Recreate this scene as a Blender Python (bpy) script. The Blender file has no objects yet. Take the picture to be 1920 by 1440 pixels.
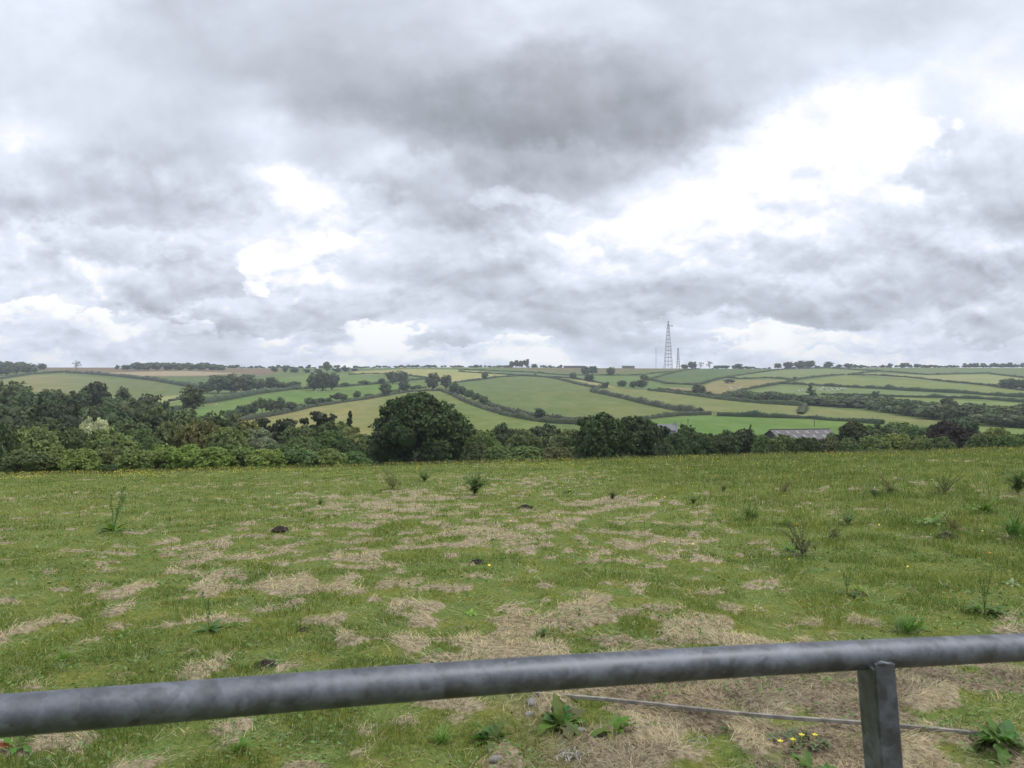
import bpy, math, random
import numpy as np
from mathutils import Vector
S = bpy.context.scene
COL = S.collection
F, CX, CY, EYE = 1480.0, 960.0, 720.0, 1.6

# ------------------------------------------------------------------ camera
cam = bpy.data.cameras.new('camera'); camo = bpy.data.objects.new('camera', cam); COL.objects.link(camo)
camo.location = (0, 0, EYE); camo.rotation_euler = (math.radians(90), 0, 0)
cam.sensor_width = 36.0; cam.lens = 36.0 * F / 1920.0
cam.clip_start = 0.05; cam.clip_end = 30000
cam.dof.use_dof = True; cam.dof.focus_distance = 40.0; cam.dof.aperture_fstop = 13.0
S.camera = camo
S.view_settings.view_transform = 'Standard'; S.view_settings.look = 'None'
S.view_settings.gamma = 1; S.view_settings.exposure = 0.0
S.cycles.max_bounces = 5; S.cycles.diffuse_bounces = 3; S.cycles.glossy_bounces = 2
S.cycles.transmission_bounces = 2; S.cycles.volume_bounces = 0; S.cycles.transparent_max_bounces = 4

# ------------------------------------------------------------------ node helper
class NT:
    def __init__(s, tree):
        s.t = tree; s.t.nodes.clear()
    def n(s, kind, **kw):
        nd = s.t.nodes.new(kind)
        for k, v in kw.items():
            if k.startswith('i_'):
                key = k[2:]
                nd.inputs[int(key) if key.isdigit() else key.replace('_', ' ')].default_value = v
            else: setattr(nd, k, v)
        return nd
    def l(s, a, b): s.t.links.new(a, b)
    def val(s, x, sock):
        if isinstance(x, (int, float)): sock.default_value = x
        elif isinstance(x, (tuple, list)): sock.default_value = x
        else: s.l(x, sock)
    def m(s, op, a, b=0.0, c=None, clamp=False):
        nd = s.n('ShaderNodeMath', operation=op, use_clamp=clamp)
        s.val(a, nd.inputs[0]); s.val(b, nd.inputs[1])
        if c is not None: s.val(c, nd.inputs[2])
        return nd.outputs[0]
    def vm(s, op, a, b):
        nd = s.n('ShaderNodeVectorMath', operation=op)
        s.val(a, nd.inputs[0]); s.val(b, nd.inputs[1]); return nd.outputs[0]
    def mix(s, f, a, b, mode='MIX'):
        nd = s.n('ShaderNodeMix', data_type='RGBA', blend_type=mode)
        s.val(f, nd.inputs[0]); s.val(a, nd.inputs[6]); s.val(b, nd.inputs[7]); return nd.outputs[2]
    def noise(s, v, scale, detail=4, rough=.5, dist=0, out=0):
        nd = s.n('ShaderNodeTexNoise', i_Scale=scale, i_Detail=detail, i_Roughness=rough, i_Distortion=dist)
        if v is not None: s.l(v, nd.inputs['Vector'])
        return nd.outputs[out]
    def comb(s, x, y, z=0.0):
        nd = s.n('ShaderNodeCombineXYZ'); s.val(x, nd.inputs[0]); s.val(y, nd.inputs[1]); s.val(z, nd.inputs[2]); return nd.outputs[0]
    def ss(s, x, a, b, lo=0.0, hi=1.0):
        nd = s.n('ShaderNodeMapRange', interpolation_type='SMOOTHSTEP')
        s.val(x, nd.inputs[0]); nd.inputs[1].default_value = a; nd.inputs[2].default_value = b
        nd.inputs[3].default_value = lo; nd.inputs[4].default_value = hi; return nd.outputs[0]
    def ramp(s, f, stops, interp='LINEAR'):
        nd = s.n('ShaderNodeValToRGB'); r = nd.color_ramp; r.interpolation = interp
        while len(r.elements) < len(stops): r.elements.new(0.5)
        for e, (p, c) in zip(r.elements, stops): e.position = p; e.color = (*c, 1) if len(c) == 3 else c
        s.l(f, nd.inputs[0]); return nd.outputs[0]

# ------------------------------------------------------------------ world: cloudy sky over a Nishita sky
SUN_AZ, SUN_EL = math.radians(105), math.radians(55)       # azimuth from +Y towards +X
W = bpy.data.worlds.new('World'); S.world = W; W.use_nodes = True
w = NT(W.node_tree)
SKY = [  # rows of cloud brightness, top of the view to the horizon: (elevation tangent, values from left to right)
 (0,   228,230,203,200,203,200,203,210,222,222,212,210,212,214,208,214,224),
 (60,  226,223,206,198,200,198,196,198,210,214,212,205,208,214,208,220,230),
 (120, 222,220,208,198,188,180,180,178,175,178,186,194,206,216,224,238,232),
 (180, 218,215,212,206,208,180,174,166,160,160,168,180,210,234,244,228,244),
 (240, 238,218,208,214,228,210,204,170,154,156,162,178,240,262,255,228,236),
 (300, 216,203,188,203,222,214,222,192,172,178,190,226,262,268,258,206,213),
 (360, 206,182,184,214,236,226,200,200,186,190,228,256,258,262,258,226,203),
 (420, 238,226,205,216,234,242,212,182,198,234,252,242,244,256,232,205,192),
 (480, 230,226,222,206,232,244,222,195,204,236,228,222,215,212,222,214,200),
 (540, 226,232,208,194,216,218,206,198,222,226,196,192,212,208,204,198,212),
 (585, 240,224,238,196,184,216,204,212,190,204,216,206,214,188,192,214,204),
 (620, 228,226,242,214,208,200,240,206,228,210,206,216,214,220,226,214,214),
 (650, 226,238,228,222,224,234,252,222,242,226,228,222,230,234,226,222,222),
 (690, 226,226,229,227,229,228,230,226,229,226,226,229,229,229,229,226,226)]
tc = w.n('ShaderNodeTexCoord'); sx = w.n('ShaderNodeSeparateXYZ'); w.l(tc.outputs['Generated'], sx.inputs[0])
dx, dy, dz = sx.outputs
ay = w.m('MAXIMUM', w.m('ABSOLUTE', dy), 0.03)
sx_, tz_ = w.m('DIVIDE', dx, ay), w.m('DIVIDE', dz, ay)
base_v = w.comb(sx_, w.m('MULTIPLY', tz_, 1.5), 0.0)
# perspective of a flat cloud layer
lay = w.m('ADD', w.m('MAXIMUM', dz, 0.0), 0.11)
pl = w.comb(w.m('DIVIDE', dx, lay), w.m('DIVIDE', dy, lay), 0.0)
def cen(col, ch):
    q = w.n('ShaderNodeSeparateColor'); w.l(col, q.inputs[0]); return w.m('SUBTRACT', q.outputs[ch], 0.5)
wn1 = w.noise(base_v, 5.0, 5, .55, 0.0, 1)
wn2 = w.noise(base_v, 16.0, 6, .6, 0.0, 1)
edge = w.ss(tz_, 0.02, 0.30, 0.45, 1.0)
su = w.m('ADD', sx_, w.m('MULTIPLY', edge, w.m('ADD', w.m('MULTIPLY', cen(wn1, 0), 0.15), w.m('MULTIPLY', cen(wn2, 0), 0.07))))
tv = w.m('ADD', tz_, w.m('MULTIPLY', edge, w.m('ADD', w.m('MULTIPLY', cen(wn1, 1), 0.10), w.m('MULTIPLY', cen(wn2, 1), 0.05))))
fx = w.m('ADD', w.m('DIVIDE', su, 2 * 960 / F), 0.5, clamp=True)
row = None
for i in range(len(SKY) - 1, -1, -1):
    r = SKY[i]; vals = [v / 300.0 for v in r[1:]]
    c = w.ramp(fx, [(0.02 + 0.96 * k / 16, (v, v, v)) for k, v in enumerate(vals)], 'CARDINAL')
    if row is None: row = c
    else:
        t0, t1 = (CY - SKY[i + 1][0]) / F, (CY - r[0]) / F
        row = w.mix(w.ss(tv, t0, t1), row, c)
bright = w.m('MULTIPLY', row, 300 / 255.0)
# billows with softly lit upper edges
pv = w.comb(sx_, w.m('MULTIPLY', tz_, w.ss(tz_, .0, .5, 1.9, 1.4)), 0.0)
def bil(off):
    v = w.vm('ADD', pv, off)
    return w.m('ADD', w.m('MULTIPLY', w.noise(v, 4.2, 9, .55, .25), .75), w.m('MULTIPLY', w.noise(v, 12.0, 6, .55, .1), .25))
d0 = bil((0, 0, 3.0)); d1 = bil((0.010, 0.030, 3.0))
emb = w.m('MULTIPLY', w.m('SUBTRACT', d0, d1), 1.1)
det = w.m('MULTIPLY', w.m('SUBTRACT', d0, 0.5), -0.16)
low = w.ss(tz_, 0.12, 0.34, 1.0, 0.28)
bright = w.m('ADD', bright, w.m('MULTIPLY', low, w.m('ADD', emb, det)))
# cumulus masses and bright gaps: centre, half width, height above and below, tones of base and top, strength
wa = w.noise(pv, 11.0, 7, .60, .1, 1); wb = w.noise(pv, 34.0, 5, .6, .0, 1)
cs = w.m('ADD', sx_, w.m('ADD', w.m('MULTIPLY', cen(wa, 0), .17), w.m('MULTIPLY', cen(wb, 0), .05)))
ct = w.m('ADD', tz_, w.m('ADD', w.m('MULTIPLY', cen(wa, 1), .085), w.m('MULTIPLY', cen(wb, 1), .032)))
PUFF = [(560,390,190,60,40,.93,.97,.7), (640,455,60,50,40,.96,.99,.7), (530,490,80,34,40,.96,.99,.75), (470,520,26,36,26,1.0,1.04,.9), (350,465,34,14,14,1.0,1.02,.8), (60,580,90,14,14,.98,1.04,.95), (170,600,60,14,16,.96,1.03,.9),
 (290,612,110,26,20,.95,1.03,.85), (60,445,110,18,26,.93,.97,.7), (755,634,110,20,20,1.0,1.04,1), (720,660,50,12,12,.98,1.02,.9), (985,648,60,22,14,.96,1.04,.95), (880,662,60,8,10,.95,1.0,.9), (1160,470,110,60,60,.94,.98,.6), (1480,630,190,18,16,.93,.98,.8),
 (1330,660,160,10,10,.93,.98,.8), (1780,450,90,50,40,.95,1.0,.5), (1560,270,120,90,90,.985,1.01,.8), (1480,340,230,60,70,.96,1.0,.7), (1700,300,70,90,100,1.0,1.05,.8), (960,380,90,22,22,.93,.97,.5),
 (1820,330,120,70,40,.80,.88,.7), (230,370,240,60,46,.735,.82,.6), (240,465,170,44,26,.77,.86,.65), (1010,200,330,90,90,.62,.70,.55), (1020,320,150,50,50,.70,.76,.5), (800,480,190,62,50,.78,.88,.75), (330,540,130,50,34,.77,.87,.7),
 (1290,545,150,62,44,.735,.88,.85), (1040,575,190,46,40,.77,.88,.75), (470,596,130,40,28,.735,.86,.85), (620,585,110,34,46,.80,.90,.7), (1560,560,210,62,52,.72,.88,.85), (1720,520,90,60,60,.78,.90,.6), (1850,600,90,46,34,.76,.88,.8),
 (840,628,80,26,28,.80,.88,.8), (1240,640,110,22,22,.82,.89,.7), (560,640,70,16,14,.84,.90,.7), (120,655,150,22,16,.86,.92,.7), (1660,655,190,12,12,.85,.90,.6), (1900,400,90,70,70,.74,.86,.6)]
for cx_, cy_, hw_, up_, dn_, tb, tt_, st in PUFF:
    u_ = w.m('MULTIPLY', w.m('SUBTRACT', cs, (cx_ - CX) / F), F / hw_)
    dv = w.m('SUBTRACT', ct, (CY - cy_) / F)
    v_ = w.m('MAXIMUM', w.m('MULTIPLY', dv, F / up_), w.m('MULTIPLY', dv, -F / dn_))
    r_ = w.m('ADD', w.m('MULTIPLY', u_, u_), w.m('MULTIPLY', v_, v_))
    soft = .55 if st < .76 or up_ > 75 else .28
    mask = w.ss(r_, 1.0 + soft, 1.0 - soft, 0.0, st)
    tb, tt_ = (tb - .035, tt_ - .005) if tt_ < .925 else (tb - .02, tt_ - .02)
    tone = w.m('ADD', w.ss(w.m('MULTIPLY', dv, F), -dn_ * .8, up_ * .9, tb, tt_), w.m('ADD', w.m('MULTIPLY', emb, .8), det))
    bright = w.m('ADD', w.m('MULTIPLY', bright, w.m('SUBTRACT', 1.0, mask)), w.m('MULTIPLY', tone, mask))
for off_, sc_, am_ in (((3.1, 1.7, 0), 6.5, .028), ((7.3, 2.2, 5), 12.0, .020)):
    q0 = w.noise(w.vm('ADD', pv, off_), sc_, 8, .52, .2); q1 = w.noise(w.vm('ADD', w.vm('ADD', pv, off_), (.004, .016, 0)), sc_, 8, .52, .2)
    fade = w.ss(tz_, .38, .14, .10, 1.0)
    bright = w.m('ADD', bright, w.m('MULTIPLY', fade, w.m('ADD', w.m('MULTIPLY', w.m('SUBTRACT', w.ss(q0, .50, .56), w.ss(q1, .50, .58)), am_ * 2.2), w.m('MULTIPLY', w.ss(q0, .50, .58), -am_))))
bright = w.m('MINIMUM', w.m('ADD', w.m('MULTIPLY', bright, 1.05), 0.02), 1.06)
lin = w.m('POWER', w.m('MAXIMUM', bright, 0.2), 2.2)
tint = w.mix(w.noise(base_v, 2.5, 3), (0.90, 1.0, 1.13, 1), (0.95, 0.98, 1.115, 1))
clo = w.mix(1.0, tint, w.comb(lin, lin, lin), 'MULTIPLY')
whiten = w.ss(bright, 0.96, 1.03)
clo = w.mix(whiten, clo, w.comb(lin, lin, lin))
zen = w.ss(tz_, 0.55, 1.6)
clo = w.mix(zen, clo, (1.45, 1.5, 1.6, 1))
side = w.ss(w.m('ABSOLUTE', w.m('DIVIDE', dx, w.m('MAXIMUM', w.m('ABSOLUTE', dy), .05))), 1.0, 2.0)
sky = w.n('ShaderNodeTexSky', sky_type='NISHITA', sun_disc=False)
sky.sun_elevation = SUN_EL; sky.sun_rotation = SUN_AZ
bg_sky = w.n('ShaderNodeBackground', i_Strength=0.12); w.l(sky.outputs[0], bg_sky.inputs[0])
bg_cl = w.n('ShaderNodeBackground', i_Strength=1.0); w.l(clo, bg_cl.inputs[0])
cov = w.ss(w.noise(base_v, 3.0, 5, .6), .30, .42, .90, 0.985)
mx = w.n('ShaderNodeMixShader'); w.l(cov, mx.inputs[0]); w.l(bg_sky.outputs[0], mx.inputs[1]); w.l(bg_cl.outputs[0], mx.inputs[2])
bg_gr = w.n('ShaderNodeBackground', i_Color=(.08, .10, .05, 1))
mg = w.n('ShaderNodeMixShader'); w.l(w.ss(dz, -0.03, -0.01), mg.inputs[0]); w.l(bg_gr.outputs[0], mg.inputs[1]); w.l(mx.outputs[0], mg.inputs[2])
wo = w.n('ShaderNodeOutputWorld'); w.l(mg.outputs[0], wo.inputs[0])

sun = bpy.data.lights.new('sun', 'SUN'); suno = bpy.data.objects.new('sun', sun); COL.objects.link(suno)
sun.energy = 1.7; sun.angle = math.radians(12); sun.color = (1.0, .96, .9)
sd = Vector((math.sin(SUN_AZ) * math.cos(SUN_EL), math.cos(SUN_AZ) * math.cos(SUN_EL), math.sin(SUN_EL)))
suno.rotation_euler = sd.to_track_quat('Z', 'Y').to_euler()

# ------------------------------------------------------------------ numpy noise
def _h(ix, iy, seed):
    n = (ix.astype(np.int64) * 374761393 + iy.astype(np.int64) * 668265263 + seed * 974634777) & 0xffffffff
    n = ((n ^ (n >> 13)) * 1274126177) & 0xffffffff
    return ((n ^ (n >> 16)) & 0xffff) / 65535.0
def vnoise(x, y, seed=0):
    ix, iy = np.floor(x), np.floor(y); fx_, fy_ = x - ix, y - iy
    fx_ = fx_ * fx_ * (3 - 2 * fx_); fy_ = fy_ * fy_ * (3 - 2 * fy_)
    a, b = _h(ix, iy, seed), _h(ix + 1, iy, seed); c, d = _h(ix, iy + 1, seed), _h(ix + 1, iy + 1, seed)
    return a + (b - a) * fx_ + (c - a) * fy_ + (a - b - c + d) * fx_ * fy_
def fbm(x, y, seed=0, o=4):
    s = 0; a = 1; t = 0
    for i in range(o):
        s = s + a * vnoise(x * 2 ** i + i * 17.3, y * 2 ** i - i * 9.1, seed + i); t += a; a *= .5
    return s / t
def sst(x, a, b):
    t = np.clip((x - a) / (b - a), 0, 1); return t * t * (3 - 2 * t)

# ------------------------------------------------------------------ terrain
PY = np.array([-40, 0, 20, 36, 42, 50, 60, 80, 100, 150, 200, 230, 280, 330, 420, 530, 680, 880, 1120, 1500, 1700, 2500, 3300.])
PZ = np.array([2.4, 0, -1.22, -2.2, -2.62, -3.5, -4.9, -7.7, -10.1, -15.6, -19, -19.8, -18.6, -16.4, -15.0, -12.4, -7.6, 1.6, 13, 32, 34, 30, 22.])
def _pchip(xs, ys, xq):
    h = np.diff(xs); d = np.diff(ys) / h; m = np.zeros_like(ys)
    for i in range(1, len(xs) - 1):
        if d[i - 1] * d[i] > 0:
            w1, w2 = 2 * h[i] + h[i - 1], h[i] + 2 * h[i - 1]; m[i] = (w1 + w2) / (w1 / d[i - 1] + w2 / d[i])
    m[0], m[-1] = d[0], d[-1]
    k = np.clip(np.searchsorted(xs, xq) - 1, 0, len(xs) - 2); t = (xq - xs[k]) / h[k]
    return ((2*t**3-3*t**2+1)*ys[k] + (t**3-2*t**2+t)*h[k]*m[k] + (-2*t**3+3*t**2)*ys[k+1] + (t**3-t**2)*h[k]*m[k+1])
_Q = np.concatenate([np.linspace(-40, 100, 1500), np.exp(np.linspace(math.log(100.2), math.log(3300), 1500))]); _Z = _pchip(PY, PZ, _Q)
def terr(x, y):
    x = np.asarray(x, float); y = np.asarray(y, float)
    z = np.interp(y, _Q, _Z)
    z = z + 0.026 * np.clip(x, -90, 90) * sst(y, 2, 38) * (1 - sst(y, 150, 330))
    z = z + sst(y, 350, 700) * 7.0 * (fbm(x / 420 + 3.1, y / 520 + 7.7, 5, 2) - .5)
    z = z + sst(y, 1100, 1500) * 8.0 * (fbm(x / 700 + 1.3, y / 900, 9, 2) - .5)
    return z
def straw_cover(x, y):
    c = 0.41 * (1 - sst(x, 1.8, 4.4)) * (0.45 + .55 * sst(x, -7, -2))
    c = c * (1 - .85 * sst(y, 20, 30)) + .03
    near = (1 - sst(y + 1.6 * (fbm(x / 1.1, y / 1.1, 28, 3) - .5), 5.0, 7.4)) * sst(x + 2.2 * (fbm(x / .8, y / .8, 29, 3) - .5), -1.5, .5)
    worn = .80 * (1 - sst(y + 2.4 * (fbm(x / .9, y / .9, 30, 3) - .5), 6.2, 10.0)) * sst(x, -1.2, .8) * (1 - sst(x, 2.6, 3.9))
    return np.maximum(c, np.maximum(near * 0.88, worn))
def straw(x, y):
    n = .72 * fbm(x / .25, y / .27, 21, 4) + .28 * fbm(x / 2.3 + 5, y / 2.9, 24, 2)
    th = .69 - .29 * straw_cover(x, y)
    return sst(n, th - .06, th + .11)
def soil(x, y):
    return sst(fbm(x / .5 + 9, y / .5, 33, 3), .40, .56) * (1 - sst(y, 4.9, 6.2)) * sst(x, -.3, .6)
def gz(x, y):      # near ground with hummocks
    b = (fbm(x / .8, y / .8, 41, 3) - .5) * .11 + (fbm(x / 3.5, y / 3.5, 44, 2) - .5) * .16
    b = b + .045 * straw(x, y)
    return terr(x, y) + b * (1 - sst(y, 40, 46))
def P(px, py, lo=300.0, hi=1540.0):
    """the point of the far hillside seen at a pixel"""
    u = (px - CX) / F; e = (CY - py) / F
    Y = np.exp(np.linspace(math.log(lo), math.log(hi), 500)); ee = (terr(u * Y, Y) - EYE) / Y
    k = np.argmax(ee >= e)
    if not (ee >= e).any(): k = int(np.argmax(ee))
    return np.array([u * Y[k], Y[k], float(terr(u * Y[k], Y[k]))])

# ------------------------------------------------------------------ mesh and object helpers
def mesh_np(name, V, Fc, mat, col=None, smooth=False):
    me = bpy.data.meshes.new(name); V = np.asarray(V, np.float32); 
    if not isinstance(Fc, list): Fc = [Fc]
    Fc = [np.asarray(f, np.int32) for f in Fc if len(f)]
    me.vertices.add(len(V)); me.vertices.foreach_set('co', V.ravel())
    nl = sum(f.size for f in Fc); npoly = sum(len(f) for f in Fc)
    me.loops.add(nl); me.loops.foreach_set('vertex_index', np.concatenate([f.ravel() for f in Fc]))
    me.polygons.add(npoly)
    tot = np.concatenate([np.full(len(f), f.shape[1], np.int32) for f in Fc]); st = np.concatenate([[0], np.cumsum(tot)[:-1]]).astype(np.int32)
    me.polygons.foreach_set('loop_start', st)
    if smooth: me.polygons.foreach_set('use_smooth', np.ones(npoly, bool))
    if col is not None:
        a = me.color_attributes.new('tone', 'FLOAT_COLOR', 'POINT'); c = np.ones((len(V), 4), np.float32)
        col = np.asarray(col, np.float32); c[:, :3] = col if col.ndim == 2 else col[:, None]
        a.data.foreach_set('color', c.ravel())
    me.update(calc_edges=True)
    if mat: me.materials.append(mat)
    return me
def link(name, me, parent=None, label=None, cat=None, group=None, kind=None, loc=None, color=None):
    o = bpy.data.objects.new(name, me); COL.objects.link(o)
    if parent: o.parent = parent
    if label: o['label'] = label
    if cat: o['category'] = cat
    if group: o['group'] = group
    if kind: o['kind'] = kind
    if loc is not None: o.location = loc
    if color: o.color = (*color, 1)
    return o
class MB:          # little polygon collector for built things
    def __init__(s): s.v = []; s.f = []
    def add(s, V, Fs):
        o = len(s.v); s.v += [tuple(p) for p in V]; s.f += [tuple(i + o for i in f) for f in Fs]
    def box(s, c, d, rz=0.0, taper=1.0):
        ca, sa = math.cos(rz), math.sin(rz); V = []
        for k in (-1, 1):
            t = 1.0 if k < 0 else taper
            for i, j in ((-1, -1), (1, -1), (1, 1), (-1, 1)):
                x, y = i * d[0] / 2 * t, j * d[1] / 2 * t
                V.append((c[0] + x * ca - y * sa, c[1] + x * sa + y * ca, c[2] + k * d[2] / 2))
        s.add(V, [(3, 2, 1, 0), (4, 5, 6, 7), (0, 1, 5, 4), (1, 2, 6, 5), (2, 3, 7, 6), (3, 0, 4, 7)])
    def tube(s, pts, rad, n=8, cap=True):
        pts = [Vector(p) for p in pts]; m = len(pts)
        rad = rad if isinstance(rad, (list, tuple)) else [rad] * m
        V = []; up = None
        for i, p in enumerate(pts):
            t = (pts[min(i + 1, m - 1)] - pts[max(i - 1, 0)]).normalized()
            a = t.cross(Vector((0, 0, 1)) if abs(t.z) < .9 else Vector((1, 0, 0))).normalized(); b = t.cross(a)
            if up and a.dot(up) < 0: a, b = -a, -b
            up = a
            for k in range(n):
                th = 2 * math.pi * k / n; V.append(p + (a * math.cos(th) + b * math.sin(th)) * rad[i])
        Fs = [(i * n + k, i * n + (k + 1) % n, (i + 1) * n + (k + 1) % n, (i + 1) * n + k) for i in range(m - 1) for k in range(n)]
        if cap: Fs += [tuple(range(n))[::-1], tuple((m - 1) * n + k for k in range(n))]
        s.add(V, Fs)
    def mesh(s, name, mat, smooth=False):
        me = bpy.data.meshes.new(name); me.from_pydata(s.v, [], s.f); me.update()
        if smooth: me.polygons.foreach_set('use_smooth', np.ones(len(s.f), bool))
        if mat: me.materials.append(mat)
        return me

# ------------------------------------------------------------------ materials
def new_mat(name):
    m = bpy.data.materials.new(name); m.use_nodes = True; return m, NT(m.node_tree)
def out(n, sh): o = n.n('ShaderNodeOutputMaterial'); n.l(sh, o.inputs[0])
def leaf_mat(name, use_obj=True, base=(.06, .09, .035), trans=.25, tone_amt=.75, scale=1.1):
    m, n = new_mat(name)
    at = n.n('ShaderNodeAttribute', attribute_name='tone')
    if use_obj:
        oi = n.n('ShaderNodeObjectInfo'); c = oi.outputs['Color']
    else:
        rgb = n.n('ShaderNodeRGB'); rgb.outputs[0].default_value = (*base, 1); c = rgb.outputs[0]
    c = n.mix(1.0, c, n.mix(tone_amt, (1, 1, 1, 1), at.outputs['Color']), 'MULTIPLY')
    geo = n.n('ShaderNodeNewGeometry')
    nz = n.noise(geo.outputs['Position'], scale, 3)
    c = n.mix(n.ss(nz, .35, .65, 0, .35), c, n.mix(1.0, c, (1.35, 1.22, .85, 1), 'MULTIPLY'))
    d = n.n('ShaderNodeBsdfPrincipled', i_Roughness=.62); n.l(c, d.inputs['Base Color']); d.inputs['Specular IOR Level'].default_value = .25
    t = n.n('ShaderNodeBsdfTranslucent'); n.l(n.mix(1.0, c, (1.1, 1.25, .6, 1), 'MULTIPLY'), t.inputs[0])
    x = n.n('ShaderNodeMixShader', i_0=trans); n.l(d.outputs[0], x.inputs[1]); n.l(t.outputs[0], x.inputs[2])
    out(n, x.outputs[0]); return m
M_LEAF = leaf_mat('leaves')
M_BLADE = leaf_mat('blades', False, (1, 1, 1), .22, 1.0)
def simple(name, c, rough=.8, nscale=6.0, var=.35, c2=None, metal=0.0, bump=0.0, detail=5, coord='Object'):
    m, n = new_mat(name); tcn = n.n('ShaderNodeTexCoord')
    nz = n.noise(tcn.outputs[coord], nscale, detail, .6)
    c2 = c2 or tuple(v * (1 - var) for v in c)
    cc = n.mix(n.ss(nz, .35, .65), (*c, 1), (*c2, 1))
    p = n.n('ShaderNodeBsdfPrincipled', i_Roughness=rough, i_Metallic=metal); n.l(cc, p.inputs['Base Color'])
    if bump:
        b = n.n('ShaderNodeBump', i_Strength=bump, i_Distance=.02); n.l(nz, b.inputs['Height']); n.l(b.outputs[0], p.inputs['Normal'])
    out(n, p.outputs[0]); return m
M_BARK = simple('bark', (.10, .085, .065), .9, 8, .5, bump=.6)
M_STEEL = simple('grey_mast_steel', (.16, .17, .19), .6, .3, .25)
M_SOIL = simple('clod_soil', (.055, .042, .032), .95, 30, .5, bump=.8)
M_STONE = simple('pale_stone', (.21, .20, .18), .85, 9, .4, bump=.5)

# field ground near
m, n = new_mat('meadow_soil_and_thatch'); at = n.n('ShaderNodeAttribute', attribute_name='tone'); geo = n.n('ShaderNodeNewGeometry')
pos = geo.outputs['Position']
f1 = n.noise(pos, 22, 6, .65); f2 = n.noise(pos, 3.0, 5, .6)
sep = n.n('ShaderNodeSeparateColor'); n.l(at.outputs['Color'], sep.inputs[0])
green = n.mix(n.ss(f1, .3, .7), (.078, .118, .028, 1), (.145, .182, .05, 1))
green = n.mix(n.ss(f2, .4, .7), green, n.mix(1, green, (1.25, 1.0, .8, 1), 'MULTIPLY'))
tan = n.mix(n.ss(f1, .35, .65), (.15, .125, .078, 1), (.34, .285, .19, 1))
so = n.mix(n.ss(f1, .4, .6), (.115, .09, .064, 1), (.25, .20, .14, 1))
c = n.mix(n.ss(n.m('ADD', sep.outputs[0], n.m('MULTIPLY', n.m('SUBTRACT', f1, .5), .6)), .3, .7), green, tan)
c = n.mix(sep.outputs[1], c, so)
p = n.n('ShaderNodeBsdfPrincipled', i_Roughness=.95); n.l(c, p.inputs['Base Color']); p.inputs['Specular IOR Level'].default_value = .1
b = n.n('ShaderNodeBump', i_Strength=.8, i_Distance=.03); n.l(f1, b.inputs['Height']); n.l(b.outputs[0], p.inputs['Normal']); out(n, p.outputs[0])
M_NEAR = m
# far pasture: field colours in an attribute, mottled
m, n = new_mat('hillside_pasture'); at = n.n('ShaderNodeAttribute', attribute_name='tone'); geo = n.n('ShaderNodeNewGeometry')
pos = geo.outputs['Position']; sp = n.n('ShaderNodeVectorMath', operation='MULTIPLY'); n.l(pos, sp.inputs[0]); sp.inputs[1].default_value = (1, .4, 1)
a1 = n.noise(sp.outputs[0], .06, 6, .65); a2 = n.noise(pos, .012, 4, .5); a3 = n.noise(sp.outputs[0], .16, 6, .75)
c = n.mix(n.ss(a1, .32, .68, 0, .8), at.outputs['Color'], n.mix(1, at.outputs['Color'], (.66, .80, .58, 1), 'MULTIPLY'))
c = n.mix(n.ss(a2, .4, .65, 0, .55), c, n.mix(1, c, (1.18, 1.02, .92, 1), 'MULTIPLY'))
c = n.mix(n.ss(a3, .4, .7, 0, .8), c, n.mix(1, c, (.72, .80, .66, 1), 'MULTIPLY'))
dr = n.n('ShaderNodeVectorMath', operation='DOT_PRODUCT'); n.l(pos, dr.inputs[0]); dr.inputs[1].default_value = (.93, .36, 0)
ln = n.m('SINE', n.m('ADD', n.m('MULTIPLY', dr.outputs['Value'], .42), n.m('MULTIPLY', n.noise(pos, .01, 2), 9.0)))
c = n.mix(n.m('MULTIPLY', n.ss(ln, .2, .9), n.ss(n.noise(pos, .004, 2), .42, .58, 0, .55)), c, n.mix(1, c, (.84, .88, .80, 1), 'MULTIPLY'))
p = n.n('ShaderNodeBsdfPrincipled', i_Roughness=.95); n.l(c, p.inputs['Base Color']); p.inputs['Specular IOR Level'].default_value = .05; out(n, p.outputs[0])
M_HILL = m

# ------------------------------------------------------------------ ground sheets
def fan(name, us, ys, zf, mat, colf, label_kind='structure'):
    U, Y = np.meshgrid(us, ys); X = U * Y
    Z = zf(X, Y); V = np.stack([X, Y, Z], -1).reshape(-1, 3)
    nu, ny = len(us), len(ys); i = np.arange(nu * ny).reshape(ny, nu)
    Fc = np.stack([i[:-1, :-1], i[:-1, 1:], i[1:, 1:], i[1:, :-1]], -1).reshape(-1, 4)
    me = mesh_np(name, V, Fc, mat, colf(X.ravel(), Y.ravel(), Z.ravel()) * np.array([1.08, .95, .82]), True)
    return link(name, me, kind=label_kind)
def near_col(x, y, z):
    return np.stack([straw(x, y), soil(x, y), x * 0], -1)
def near_fan_x(x, y): return x
# near sheet: straight grid with rows getting wider apart
ys = np.concatenate([np.linspace(-6, 2.0, 10), np.exp(np.linspace(math.log(2.1), math.log(52), 520))])
xs = np.linspace(-1, 1, 620)
Yg = ys[:, None]; half = np.maximum(Yg * 1.05, 0) + 5.0
X = xs[None, :] * half; Y = np.repeat(Yg, len(xs), 1); Z = gz(X, Y)
i = np.arange(X.size).reshape(X.shape); Fc = np.stack([i[:-1, :-1], i[:-1, 1:], i[1:, 1:], i[1:, :-1]], -1).reshape(-1, 4)
me = mesh_np('meadow_ground', np.stack([X, Y, Z], -1).reshape(-1, 3), Fc, M_NEAR, near_col(X.ravel(), Y.ravel(), None), True)
link('meadow_ground', me, kind='structure')

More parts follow.
